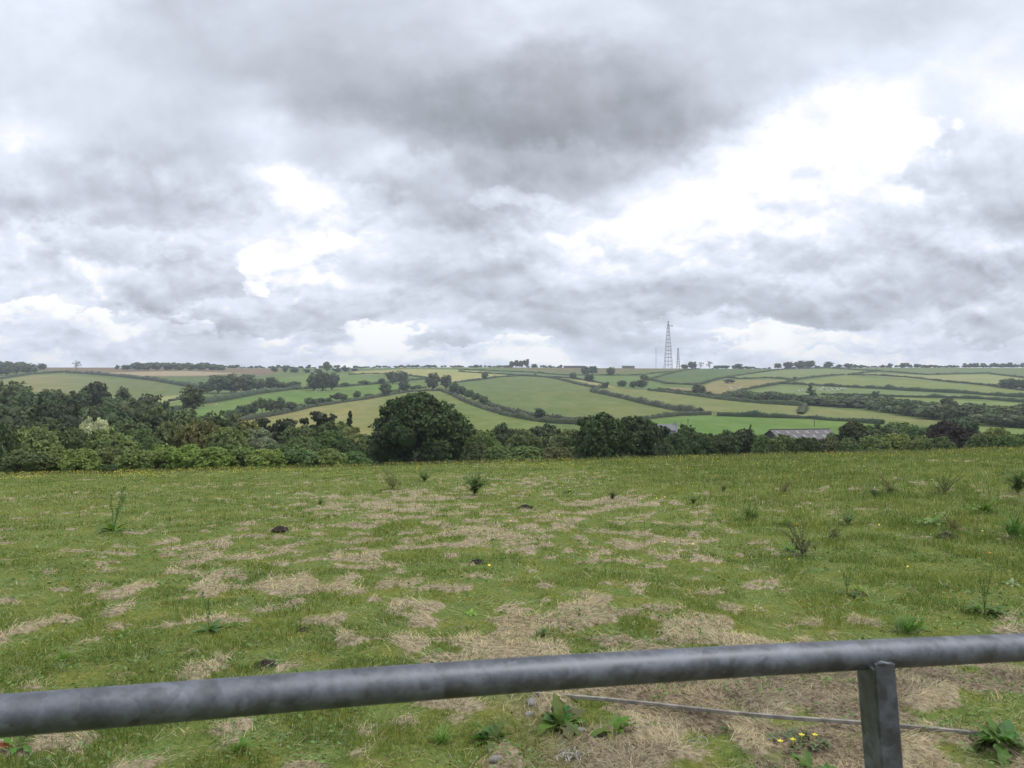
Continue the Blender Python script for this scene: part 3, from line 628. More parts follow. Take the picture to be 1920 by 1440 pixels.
row_of('trees on the hedge below the straw field', 'on the hedge right of the three-tree grove', 'tree', [
 ('mid_bush', 647, 717, 20, 726, 'dark', 'low dark'), ('mid_bush', 682, 713, 24, 722, 'dark', 'low dark wide'), ('mid_bush', 715, 709, 15, 720, 'dark', 'small dark'), ('mid_tree', 736, 696, 26, 720, 'far', 'tall'),
 ('mid_tree', 754, 695, 26, 719, 'far', 'tall round'), ('mid_tree', 811, 699, 28, 731, 'far', 'dusky')])
row_of('trees descending beside the lane', 'in the dark line descending beside the lane', 'tree', [
 ('mid_tree', 837, 703, 24, 731, 'far', 'highest'), ('mid_tree', 853, 718, 26, 741, 'dark', 'dark'), ('mid_bush', 866, 724, 24, 745, 'dark', 'dark'), ('mid_bush', 880, 731, 24, 750, 'dark', 'dark'), ('mid_bush', 893, 737, 24, 754, 'dark', 'dark'), ('mid_bush', 906, 742, 20, 758, 'far', 'lowest')])
row_of('trees in the small fields below the brown skyline field', 'in the small fields below the brown skyline field', 'tree', [
 ('mid_tree', 1074, 698, 14, 711, 'far', 'pale'), ('mid_tree', 1098, 687, 18, 703, 'far', 'rounded'), ('mid_tree', 1112, 686, 20, 702, 'far', 'bigger rounded'), ('mid_tree', 1145, 688, 18, 704, 'far', 'round grey-green'), ('mid_tree', 1104, 702, 21, 716, 'dark', 'dark low'),
 ('mid_tree', 1208, 702, 19, 714, 'far', 'dark round'), ('mid_tree', 1166, 713, 20, 725, 'far', 'dull green'), ('mid_tree', 1188, 714, 20, 728, 'far', 'soft round'), ('mid_tree', 1203, 712, 24, 728, 'dark', 'broad dark')])
row_of('trees on the skyline left of centre', 'on the skyline left of the centre', 'tree', [
 ('low_tree', 515, 689, 14, 697, 'far', 'dark'), ('low_tree', 535, 685, 14, 698, 'far', 'peaked'), ('low_tree', 552, 690, 18, 699, 'far', 'low'), ('low_tree', 575, 691, 16, 699, 'far', 'low'), ('low_tree', 596, 691, 16, 699, 'far', 'small'),
 ('low_tree', 632, 689, 18, 698, 'far', 'rounded'), ('low_tree', 648, 688, 18, 697, 'far', 'rounded'), ('low_tree', 664, 690, 14, 696, 'far', 'low')])
row_of('trees in the pine clump on the skyline', 'in the dark clump on the central skyline', 'tree', [
 ('low_tree', 960, 677, 12, 688, 'dark', 'dark'), ('low_tree', 968, 675, 12, 688, 'dark', 'dark tall'), ('low_tree', 977, 676, 12, 688, 'dark', 'dark'), ('low_tree', 987, 673, 13, 688, 'dark', 'highest dark')])
row_of('trees on the skyline right of the masts', 'in the skyline row beside the masts', 'tree', [
 ('mid_tree', 1284, 683, 16, 692, 'far', 'low'), ('mid_tree', 1298, 678, 18, 692, 'far', 'domed'), ('sparse', 1314, 679, 12, 690, 'far', 'thin'), ('sparse', 1330, 677, 15, 691, 'far', 'open-crowned'), ('low_tree', 1345, 685, 14, 690, 'far', 'low'), ('low_tree', 1362, 685, 16, 690, 'far', 'low wide'), ('low_tree', 1384, 682, 16, 689, 'far', 'pointed')])
row_of('trees on the right skyline', 'on the right skyline', 'tree', [
 ('mid_tree', 1458, 681, 15, 689, 'far', 'small domed'), ('mid_tree', 1478, 678, 20, 689, (.06, .07, .04), 'brownish domed'), ('mid_tree', 1500, 676, 24, 690, 'far', 'large domed'), ('mid_tree', 1518, 676, 24, 690, 'far', 'large round'), ('mid_tree', 1553, 678, 19, 689, 'far', 'isolated round'),
 ('low_tree', 1573, 683, 15, 689, 'far', 'low'), ('low_tree', 1591, 681, 18, 689, 'far', 'domed'), ('low_tree', 1669, 681, 10, 689, 'far', 'narrow'), ('low_tree', 1696, 680, 18, 689, 'far', 'rounded'), ('low_tree', 1720, 682, 16, 689, 'far', 'pointed'), ('low_tree', 1742, 684, 14, 689, 'far', 'low')])
row_of('trees at the right end of the hillside', 'in the group at the right edge of the hillside', 'tree', [
 ('mid_tree', 1884, 710, 24, 728, 'far', 'spreading'), ('mid_tree', 1900, 709, 26, 730, 'far', 'dark domed'), ('mid_tree', 1918, 711, 22, 731, 'far', 'last')])
row_of('trees of the long skyline wood', 'in the long wood on the left skyline', 'tree', [
 ('mid_tree', 236, 684, 18, 694, 'far', 'low domed'), ('mid_tree', 258, 679, 26, 694, 'far', 'high domed'), ('low_tree', 276, 684, 20, 694, 'far', 'low'), ('low_tree', 294, 682, 24, 694, 'far', 'rounded'), ('low_tree', 314, 681, 26, 694, 'far', 'broad'), ('low_tree', 335, 682, 26, 694, 'far', 'broad'),
 ('low_tree', 356, 682, 26, 694, 'far', 'level-topped'), ('low_tree', 376, 683, 26, 694, 'far', 'level-topped'), ('low_tree', 396, 685, 24, 694, 'far', 'lower'), ('low_tree', 413, 687, 22, 694, 'far', 'last low')])
row_of('trees of the left edge skyline wood', 'in the wood at the far left of the skyline', 'tree', [
 ('mid_tree', -6, 686, 30, 704, 'far', 'low'), ('mid_tree', 12, 684, 26, 704, 'far', 'rounded'), ('mid_tree', 30, 682, 26, 702, 'far', 'rounded'), ('mid_tree', 48, 681, 26, 700, 'far', 'high domed'), ('mid_tree', 64, 688, 16, 698, 'far', 'small')])
# the wooded valley on the right: its distinct crowns, then the mass behind them
row_of('crowns standing out of the right valley wood', 'standing out of the right valley wood', 'tree', [
 ('mid_tree', 1408, 740, 30, 753, 'far', 'low'), ('mid_tree', 1430, 738, 28, 754, 'far', 'low dull'), ('mid_tree', 1456, 738, 30, 756, 'dark', 'dark'), ('mid_tree', 1484, 738, 28, 757, 'dark', 'dark'), ('mid_tree', 1668, 752, 44, 773, 'dark', 'broad dark'),
 ('mid_tree', 1712, 750, 44, 780, 'dark', 'broad dark'), ('mid_tree', 1778, 744, 34, 778, (.07, .1, .05), 'pale high'), ('mid_tree', 1792, 760, 54, 792, 'dark', 'large dark rounded'), ('mid_tree', 1830, 756, 46, 790, 'far', 'dull green'),
 ('mid_tree', 1866, 760, 40, 792, 'far', 'rounded'), ('mid_tree', 1890, 774, 40, 800, 'dark', 'dark'), ('mid_tree', 1916, 768, 40, 800, 'dark', 'last dark')])
def mass(name, label, polys, n_, wr, hr, seed, kind='stuff', cols=(.75, 1.2), cat='woodland', step=None):
    """many crowns joined: a far-off wood that reads as one mass"""
    rng = np.random.default_rng(seed); Vs, Fs, Ts = [], [], []; off = 0
    for k in range(n_):
        src = PROTO['low_bush'][k % 4]; V = np.empty(len(src.vertices) * 3, np.float32); src.vertices.foreach_get('co', V); V = V.reshape(-1, 3)
        Fq = np.empty(len(src.loops), np.int32); src.loops.foreach_get('vertex_index', Fq); Fq = Fq.reshape(-1, 4)
        T = np.empty(len(V) * 4, np.float32); src.color_attributes['tone'].data.foreach_get('color', T); T = T.reshape(-1, 4)[:, :3]
        p, wd, h = polys(rng, k)
        a = rng.uniform(0, 6.28); R = np.array([[math.cos(a), -math.sin(a), 0], [math.sin(a), math.cos(a), 0], [0, 0, 1]])
        Vs.append((V @ R.T) * np.array([wd, wd, h]) + p); Fs.append(Fq + off); off += len(V); Ts.append(T * rng.uniform(*cols) * np.array([rng.uniform(.9, 1.15), 1, rng.uniform(.8, 1.2)]))
    me = mesh_np(name, np.concatenate(Vs), np.concatenate(Fs), M_LEAF, np.concatenate(Ts))
    link(name, me, label=label, cat=cat, kind=kind, color=G['far'])
def wood_r(rng, k):
    px = rng.uniform(1385, 1990); lo = np.interp(px, [1385, 1507, 1617, 1706, 1766, 1840, 1990], [748, 760, 767, 781, 790, 799, 806]); hi = np.interp(px, [1385, 1500, 1640, 1700, 1800, 1990], [750, 756, 763, 770, 778, 784])
    p = P(px, min(hi, lo) + rng.random() * abs(lo - hi)); wd = rng.uniform(7, 13); p[2] -= .5; return p, wd, wd * rng.uniform(.45, .7)
mass('valley_woodland', 'dense mixed woodland filling the little valley on the right', wood_r, 230, 0, 0, 3)
def valley(rng, k):
    px = rng.uniform(-60, 1980); D = rng.uniform(165, 262)
    if px < 480: D = rng.uniform(190, 285)
    x = (px - CX) / F * D; z = float(terr(x, D)); wd = rng.uniform(9, 15)
    top = np.interp(px, [-60, 300, 440, 700, 900, 1080, 1240, 1420, 1600, 1800, 1980], [752, 762, 790, 812, 812, 806, 812, 826, 822, 806, 812])
    h = max(2.5, EYE + (CY - top - rng.uniform(0, 12)) / F * D - z); return np.array([x, D, z - .4]), wd, h
mass('valley_thicket', 'continuous dull green thicket in the valley bottom behind the meadow-edge bushes', valley, 260, 0, 0, 4)
def skyl(rng, k):
    px = rng.choice([rng.uniform(430, 960), rng.uniform(990, 1060), rng.uniform(1335, 1640), rng.uniform(1650, 1990), rng.uniform(1780, 1990)], p=[.42, .05, .17, .2, .16])
    p = P(px, 640); p[1] += rng.uniform(-10, 30); p[2] = float(terr(p[0], p[1])); p[2] -= .5; h = rng.uniform(2.0, 5.5) * rng.uniform(.7, 1.5) + (3 if px > 1800 else 0); return p, rng.uniform(5, 11), h
mass('skyline_hedgerow', 'thin broken line of hedgerow bushes and small trees along the skyline', skyl, 420, 0, 0, 6, cat='hedgerow')

def sky_wood(a, b, h0, h1):
    def f(rng, k):
        px = rng.uniform(a, b); p = P(px, 640); p[1] += rng.uniform(-12, 40); p[2] = float(terr(p[0], p[1])) - .5; e = min(1, (px - a) / 25 + .4, (b - px) / 60 + .25); return p, rng.uniform(8, 14), rng.uniform(h0, h1) * e
    return f
mass('skyline_woodland', 'dark body of the long wood on the left skyline', sky_wood(236, 432, 7, 11), 110, 0, 0, 7)
mass('skyline_woodland', 'dark body of the wood at the far left end of the skyline', sky_wood(-70, 66, 8, 13), 60, 0, 0, 8)

# ------------------------------------------------------------------ hedges
HEDGES = [ # width, height, points (photo pixels on the hillside), label
 (5, 4.2, [(125,699),(170,702),(230,707),(290,714),(345,724),(385,730)], 'dark bushy hedge curving along the top of the pale left field'),
 (3, 2.6, [(-20,714),(30,706),(60,702),(125,698)], 'hedge along the foot of the far left skyline wood'),
 (7, 4.0, [(372,758),(425,750),(480,739),(520,734),(560,729)], 'thick hedge above the sheep field, left part below the clump of trees'),
 (2.5, 2.0, [(318,753),(330,751),(347,747)], 'short thin hedge left of the tall pale tree'),
 (2.5, 2.2, [(322,771),(335,769),(352,765)], 'short hedge below the thin one left of the tall pale tree'),
 (3, 2.4, [(556,731),(634,726),(712,720),(765,714),(800,711)], 'hedge between the sheep field and the grove field'),
 (3.5, 2.3, [(450,790),(520,778),(582,764),(640,755),(686,749),(740,739),(777,734),(827,733),(850,741),(869,752),(910,767),(940,776)], 'long hedge over the crest of the tan field behind the huge oak'),
 (3, 2.2, [(905,755),(930,764),(950,770),(980,777),(1019,784),(1060,789),(1097,790)], 'upper hedge of the lane below the big green field'),
 (3.5, 2.4, [(940,777),(975,784),(1003,789),(1040,794),(1085,796)], 'lower hedge of the lane below the big green field'),
 (2.5, 2.2, [(655,703),(690,701),(764,704),(790,708),(830,714)], 'curving hedge under the left end of the straw-coloured field'),
 (3, 2.4, [(853,718),(903,712),(940,707),(981,705),(1000,706)], 'hedge between the straw-coloured field and the big green field'),
 (3, 2.2, [(1000,706),(1025,708),(1050,712),(1080,720),(1112,727),(1130,728)], 'hedge curving over the top of the big green field'),
 (4, 3.0, [(1110,735),(1140,741),(1175,749),(1220,760),(1269,770),(1315,777)], 'dark diagonal hedge down the right side of the big green field'),
 (3, 2.6, [(1109,734),(1118,731),(1128,725)], 'short link hedge below the small dark tree'),
 (3, 2.2, [(1200,787),(1230,784),(1269,780),(1331,778)], 'hedge along the foot of the big green field near the house'),
 (2.5, 2.2, [(1345,780),(1400,782),(1460,784),(1516,785),(1560,789),(1587,790),(1630,794),(1655,796)], 'hedge above the bright green field behind the barn'),
 (3, 2.6, [(1216,732),(1260,737),(1306,743),(1350,749),(1400,754),(1450,758),(1507,762)], 'lower hedge of the straight lane right of centre'),
 (2.2, 2.0, [(1235,730),(1306,738),(1350,743),(1440,751),(1500,757)], 'upper hedge of the straight lane right of centre'),
 (2.2, 2.0, [(860,697),(900,700),(940,702),(1003,706),(1066,709),(1112,716),(1140,722)], 'hedge under the narrow blue-green strip field'),
 (2.2, 2.0, [(860,694),(903,695),(960,697),(1003,699),(1060,704),(1112,704),(1160,704),(1194,704),(1230,700),(1262,697)], 'hedge below the brown skyline field'),
 (2.4, 2.2, [(1205,712),(1225,714),(1250,720),(1297,722),(1319,720),(1340,713),(1366,707)], 'hedge around the foot of the dark green field right of the masts'),
 (2.4, 2.2, [(1205,715),(1219,712),(1244,704),(1269,698),(1290,694),(1310,692)], 'hedge up the left side of the dark green field right of the masts'),
 (2.0, 2.0, [(1362,708),(1395,703),(1430,698),(1469,693),(1500,692),(1540,691)], 'hedge over the top of the pale green right-hand field'),
 (2.2, 2.0, [(1362,708),(1389,711),(1410,710),(1440,709),(1470,711),(1487,713)], 'hedge between the pale green field and the tan cattle field'),
 (2.4, 2.2, [(1340,746),(1374,737),(1400,731),(1420,727),(1440,724),(1463,720),(1500,711),(1545,706),(1582,703)], 'long diagonal hedge climbing from the valley wood to the right ridge'),
 (2.6, 2.6, [(1457,720),(1490,721),(1516,722),(1560,725),(1617,728)], 'hedge above the cattle herd, left of the gap'),
 (3.2, 3.0, [(1622,728),(1660,730),(1700,733),(1766,736),(1810,738),(1850,741),(1920,746),(1990,750)], 'hedge right of the gap above the cattle herd'),
 (2.4, 2.2, [(1590,703),(1640,704),(1700,708),(1740,712),(1766,715),(1810,719),(1850,723),(1920,733),(1990,740)], 'long hedge across the middle of the right-hand fields'),
 (2.0, 2.0, [(1540,690),(1580,692),(1626,695),(1660,697),(1700,700),(1740,703),(1800,701),(1855,700)], 'topmost hedge across the right-hand fields'),
 (2.0, 2.0, [(1590,703),(1620,699),(1645,697)], 'short hedge joining the two upper right hedges'),
 (2.6, 2.4, [(1540,741),(1600,743),(1650,744),(1700,745),(1766,746),(1850,749),(1920,755),(1990,760)], 'lowest hedge on the right, above the valley wood'),
 (2.0, 2.0, [(1855,701),(1890,705),(1920,709),(1960,713)], 'short hedge high at the right edge'),
 (4, 2.0, [(1509,763),(1506,769),(1501,777)], 'short scrubby hedge crossing above the bright green field'),
]
def hedge(wd, ht, pts, label, seed):
    wd *= .8; ht *= .86
    rng = np.random.default_rng(seed); A = [P(*p) for p in pts]; Q = []
    for a, b in zip(A[:-1], A[1:]):
        L = np.linalg.norm((b - a)[:2]); k = max(2, int(L / 2.2))
        for t in np.linspace(0, 1, k, endpoint=False): Q.append(a + (b - a) * t)
    Q.append(A[-1]); Q = np.array(Q); Q[:, 2] = terr(Q[:, 0], Q[:, 1])
    T = np.gradient(Q[:, :2], axis=0); T /= np.linalg.norm(T, axis=1)[:, None] + 1e-9; N = np.stack([-T[:, 1], T[:, 0]], 1); m_ = len(Q)
    u = np.arange(m_); hv = ht * (.45 + 1.1 * fbm(u / 3.0, u * 0 + seed, seed, 3)) * (1 + .35 * sst(fbm(u / 9.0, u * 0, seed + 3, 2), .6, .8)); prof = [(-.5, -.3), (-.55, .45), (-.36, .88), (0, 1.0), (.36, .88), (.55, .45), (.5, -.3)]
    V = []
    for (px_, pz) in prof:
        j = 1 + rng.normal(size=m_) * .14
        V.append(np.stack([Q[:, 0] + N[:, 0] * px_ * wd * j, Q[:, 1] + N[:, 1] * px_ * wd * j, Q[:, 2] + pz * hv * (1 + rng.normal(size=m_) * .07)], 1))
    V = np.stack(V, 1); i = np.arange(m_ * 7).reshape(m_, 7)
    Fq = np.stack([i[:-1, :-1], i[1:, :-1], i[1:, 1:], i[:-1, 1:]], -1).reshape(-1, 4); V = V.reshape(-1, 3)
    nl = int(min(9000, m_ * 2.2 * 9)); k = rng.integers(0, m_, nl); s = rng.uniform(-.56, .56, nl)
    zt = np.sqrt(np.clip(1 - (s / .6) ** 2, 0, 1)) * rng.uniform(.3, 1.12, nl)
    pos = np.stack([Q[k, 0] + N[k, 0] * s * wd + rng.normal(size=nl), Q[k, 1] + N[k, 1] * s * wd + rng.normal(size=nl), Q[k, 2] + zt * hv[k]], 1)
    lv, lf = leaf_quads(pos, np.stack([N[k, 0] * s, N[k, 1] * s, np.full(nl, .6)], 1), np.full(nl, .62), rng)
    tone = np.concatenate([np.full(len(V), .8), np.repeat(rng.uniform(.6, 1.3, nl), 4)])
    me = mesh_np('hedge', np.concatenate([V, lv]), np.concatenate([Fq, lf + len(V)]), M_LEAF, tone)
    link('hedge', me, label=label, cat='hedge', group='hedges dividing the fields', color=tuple(v * rng.uniform(.85, 1.1) for v in (.064, .090, .042)))
for k, (wd, ht, pts, lb) in enumerate(HEDGES): hedge(wd, ht, pts, lb, 300 + k)

# ------------------------------------------------------------------ masts on the skyline
def lattice(name, px, ytop, D, wb, wt, label, n_bays, arm=False, ladder=True):
    x = (px - CX) / F * D; z0 = float(terr(x, D)); H = EYE + (CY - ytop) / F * D - z0
    root = link(name, None, label=label, cat='mast', loc=(x, D, z0))
    head = H * .93 if arm else H * .9
    def hw(t): return (wb * (1 - t) ** .85 * .5 + wt * .5)
    lv = [i / n_bays for i in range(n_bays + 1)]
    for sx0 in (-1, 1):
        for sy0 in (-1, 1):
            b = MB(); b.tube([(sx0 * hw(t), sy0 * hw(t), t * head) for t in lv], [.32 * (1 - .35 * t) for t in lv], 5)
            link('leg', b.mesh('leg', M_STEEL), parent=root)
    b = MB()
    for i, t in enumerate(lv[1:], 1):
        h0, h1 = hw(lv[i - 1]), hw(t); z1, zz = t * head, lv[i - 1] * head
        c = [(-h1, -h1), (h1, -h1), (h1, h1), (-h1, h1)]; c0 = [(-h0, -h0), (h0, -h0), (h0, h0), (-h0, h0)]
        for k in range(4):
            a, d = c[k], c[(k + 1) % 4]; b.tube([(a[0], a[1], z1), (d[0], d[1], z1)], .33, 4)
            a0, d0_ = c0[k], c0[(k + 1) % 4]; mid = ((a[0] + d[0]) / 2, (a[1] + d[1]) / 2, z1)
            b.tube([(a0[0], a0[1], zz), mid], .09, 4); b.tube([(d0_[0], d0_[1], zz), mid], .09, 4)
    link('bracing', b.mesh('bracing', M_STEEL), parent=root)
    if ladder:
        b = MB()
        for sgn in (-1, 1): b.tube([(sgn * .45, 0, 0), (sgn * .4, 0, head)], .17, 5)
        for k in range(int(head / 2)): b.tube([(-.45, 0, k * 2 + 1), (.45, 0, k * 2 + 1)], .12, 4)
        link('ladder', b.mesh('ladder', M_STEEL), parent=root)
    b = MB(); b.tube([(0, 0, head - 1), (0, 0, H)], .5, 6); b.box((0, 0, H - 2), (1.9, 1.9, 2.6)); b.box((0, 0, head), (wt + 1.4, wt + 1.4, .4))
    link('mast_head', b.mesh('mast_head', M_STEEL), parent=root)
    if arm:
        b = MB(); zc = EYE + (CY - 611) / F * D - z0
        for dz_ in (-.7, .7): b.tube([(-1.5, 0, zc + dz_), (8.3, 0, zc + dz_)], .22, 5)
        for k in range(5): b.tube([(k * 1.7, 0, zc - .7), (k * 1.7 + .85, 0, zc + .7)], .14, 4)
        b.box((7.4, 0, zc), (2.2, 1.6, 1.9)); link('cantilever_arm', b.mesh('cantilever_arm', M_STEEL), parent=root)
lattice('lattice_mast', 1253, 602, 1490, 11.5, 2.6, 'tallest lattice steel mast on the skyline with a side arm near its top', 12, True)
lattice('lattice_mast', 1271.5, 652, 1490, 3.8, 1.4, 'shorter slim lattice mast right of the tallest mast', 8, False, False)
x, D = (1230 - CX) / F * 1490, 1490; z0 = float(terr(x, D)); H = EYE + (CY - 653) / F * D - z0
r = link('pole_mast', None, label='thin single pole mast left of the tall lattice mast', cat='mast', loc=(x, D, z0))
b = MB(); b.tube([(0, 0, -1), (0, 0, H)], [.42, .26], 6); link('pole', b.mesh('pole', M_STEEL), parent=r)
b = MB(); b.tube([(0, 0, H - 3), (0, 0, H)], .5, 6); link('mast_head', b.mesh('mast_head', M_STEEL), parent=r)

# ------------------------------------------------------------------ farm buildings
def corr(name, c, c2, s=6.0):
    m, n = new_mat(name); tcn = n.n('ShaderNodeTexCoord'); wv = n.n('ShaderNodeTexWave', i_Scale=s); n.l(tcn.outputs['Object'], wv.inputs[0])
    nz = n.noise(tcn.outputs['Object'], 1.1, 6, .7); col = n.mix(n.ss(nz, .35, .65), (*c, 1), (*c2, 1))
    p = n.n('ShaderNodeBsdfPrincipled', i_Roughness=.8); n.l(col, p.inputs['Base Color'])
    b = n.n('ShaderNodeBump', i_Strength=.5, i_Distance=.06); n.l(wv.outputs[1], b.inputs['Height']); n.l(b.outputs[0], p.inputs['Normal']); out(n, p.outputs[0]); return m
M_ROOF = corr('weathered_cement_sheet', (.10, .09, .088), (.15, .135, .13)); M_SKYL = corr('clear_roof_sheet', (.27, .28, .30), (.20, .21, .23))
M_DARK = simple('gable_shade_and_ridge_dark', (.03, .032, .034), .9, 2, .4); M_WALLG = simple('pale_render', (.30, .31, .32), .85, .8, .25)  # dark tone paints the shade inside the open barn end; ridge cap shares it
M_SLATE = simple('grey_slate', (.16, .17, .19), .7, 2.5, .3); M_GLASS = simple('window_glass', (.03, .035, .04), .15, 1, .1)
D = 235.0; bx = (1500 - CX) / F * D; bz = EYE + (CY - 820.5) / F * D
zg = float(terr(bx, D)); eh = bz - zg
r = link('barn', None, label='long grey-brown roofed farm barn with pale skylights and a dark open gable', cat='barn', loc=(bx, D, zg)); r.rotation_euler[2] = math.radians(9)
L, Wd_, rise = 18.6, 11.0, 2.35
b = MB(); x0, x1 = -L / 2, L / 2
b.box((0, -Wd_ / 2 + .1, eh / 2), (L - .4, .2, eh)); b.box((0, Wd_ / 2 - .1, eh / 2), (L - .4, .2, eh)); link('wall', b.mesh('wall', M_WALLG), parent=r)
for sgn in (-1, 1):  # solid panels, the open end's shade put into their colour
    b = MB(); xx = sgn * (L / 2 - .25); b.add([(xx - .1, -Wd_ / 2 + .25, 0), (xx - .1, Wd_ / 2 - .25, 0), (xx - .1, Wd_ / 2 - .25, eh), (xx - .1, 0, eh + rise - .15), (xx - .1, -Wd_ / 2 + .25, eh)] + [(xx + .1, -Wd_ / 2 + .25, 0), (xx + .1, Wd_ / 2 - .25, 0), (xx + .1, Wd_ / 2 - .25, eh), (xx + .1, 0, eh + rise - .15), (xx + .1, -Wd_ / 2 + .25, eh)],
        [(4, 3, 2, 1, 0), (5, 6, 7, 8, 9)] + [(k, (k + 1) % 5, 5 + (k + 1) % 5, 5 + k) for k in range(5)]); link('gable', b.mesh('gable', M_DARK), parent=r)
b = MB(); o_ = .5
for sgn in (-1, 1):
    yE = sgn * (Wd_ / 2 + o_); zE = eh - rise * o_ / (Wd_ / 2)
    V = [(x0 - .3, 0, eh + rise), (x1 + .3, 0, eh + rise), (x1 + .3, yE, zE), (x0 - .3, yE, zE)]
    b.add(V + [(p[0], p[1], p[2] + .12) for p in V], [(0, 1, 2, 3), (7, 6, 5, 4), (0, 4, 5, 1), (1, 5, 6, 2), (2, 6, 7, 3), (3, 7, 4, 0)])
rf = link('roof', b.mesh('roof', M_ROOF), parent=r)
b = MB(); b.tube([(x0 - .3, 0, eh + rise + .14), (x1 + .3, 0, eh + rise + .14)], .17, 6); link('ridge_cap', b.mesh('ridge_cap', M_DARK), parent=rf)
for rowk, (ta, tb) in enumerate([(.16, .40), (.56, .82)]):
    for k in range(6):
        xa = x0 + 1.1 + k * 3.05 + rowk * .9; b = MB(); V = []
        for xx in (xa, xa + .8):
            for t in (ta, tb): yy = -(Wd_ / 2 + o_) * t; V.append((xx, yy, eh + rise * (1 - abs(yy) / (Wd_ / 2)) + .15))
        b.add(V + [(p[0], p[1], p[2] - .02) for p in V], [(0, 1, 3, 2), (6, 7, 5, 4), (0, 4, 5, 1), (2, 3, 7, 6)]); link('skylight', b.mesh('skylight', M_SKYL), parent=rf)
# house between the dark trees
D = 240.0; hx = (1247 - CX) / F * D; zg = float(terr(hx, D)); zr = EYE + (CY - 796) / F * D - zg; ze = EYE + (CY - 806) / F * D - zg
r = link('farmhouse', None, label='small grey slate-roofed house with a white gable half hidden by dark trees', cat='house', loc=(hx, D, zg)); r.rotation_euler[2] = math.radians(-20)
b = MB(); hl, hwid = 3.6, 2.6; b.add([(-hl, -hwid, 0), (hl, -hwid, 0), (hl, hwid, 0), (-hl, hwid, 0), (-hl, -hwid, ze), (hl, -hwid, ze), (hl, hwid, ze), (-hl, hwid, ze), (-hl, 0, zr - .1), (hl, 0, zr - .1)],
    [(0, 1, 5, 4), (2, 3, 7, 6), (1, 2, 6, 9, 5), (3, 0, 4, 8, 7)]); link('wall', b.mesh('wall', M_WALLG), parent=r)
b = MB()
for sgn in (-1, 1):
    V = [(-hl - .1, 0, zr), (hl - .05, 0, zr), (hl - .05, sgn * (hwid + .3), ze - .1), (-hl - .1, sgn * (hwid + .3), ze - .1)]
    b.add(V + [(p[0], p[1], p[2] + .15) for p in V], [(0, 1, 2, 3), (7, 6, 5, 4), (0, 4, 5, 1), (1, 5, 6, 2), (2, 6, 7, 3), (3, 7, 4, 0)])
rf = link('roof', b.mesh('roof', M_SLATE), parent=r)
b = MB(); b.box((hl - .5, 0, zr + .45), (.6, .7, 1.1)); link('chimney', b.mesh('chimney', M_WALLG), parent=rf)
for yy in (-1.2, 1.2):
    b = MB(); b.box((hl + .03, yy, ze - .9), (.08, .8, 1.0)); link('window', b.mesh('window', M_GLASS), parent=r)
for px, yt, wpx, lb in ((1077, 685.5, 40, 'long low grey-green shed on the central skyline'), (1178, 685.5, 22, 'shorter low shed on the skyline left of the pole mast')):
    p = P(px, 640); D = p[1] + 6; hx = (px - CX) / F * D; zg = float(terr(hx, D)); h = EYE + (CY - yt) / F * D - zg
    r = link('shed', None, label=lb, cat='shed', loc=(hx, D, zg)); wl = wpx / F * D
    b = MB(); b.box((0, 0, h * .38), (wl, 12, h * .76)); link('wall', b.mesh('wall', M_ROOF), parent=r)
    b = MB(); b.add([(-wl / 2 - .5, -6.6, h * .76), (wl / 2 + .5, -6.6, h * .76), (wl / 2 + .5, 6.6, h * .76), (-wl / 2 - .5, 6.6, h * .76), (-wl / 2 - .5, 0, h), (wl / 2 + .5, 0, h)], [(0, 1, 5, 4), (2, 3, 4, 5), (1, 2, 5), (3, 0, 4), (3, 2, 1, 0)]); link('roof', b.mesh('roof', M_SLATE), parent=r)

# ------------------------------------------------------------------ utility poles
M_WOOD = simple('pole_wood', (.11, .095, .08), .9, 3, .4)
for px, yb, yt, lb in ((1527, 800, 784, 'wooden utility pole standing in the bright green field behind the barn'), (1290, 796, 785, 'thin wooden pole in the bright green field above the dark thicket'),
                       (945, 776, 762, 'thin wooden pole beside the lane below the big green field'), (1026, 786, 776, 'wooden pole just right of the lone dark tree by the lane'), (1050, 785, 776, 'wooden pole, second to the right of the lone dark tree')):
    p = P(px, yb); h = EYE + (CY - yt) / F * p[1] - p[2]
    r = link('utility_pole', None, label=lb, cat='pole', group='utility poles', loc=p)
    b = MB(); b.tube([(0, 0, -.5), (0, 0, h)], [.17, .12], 6); link('pole', b.mesh('pole', M_WOOD), parent=r)
    b = MB(); b.box((0, -.2, h - .5), (1.6, .12, .14)); link('crossarm', b.mesh('crossarm', M_WOOD), parent=r)

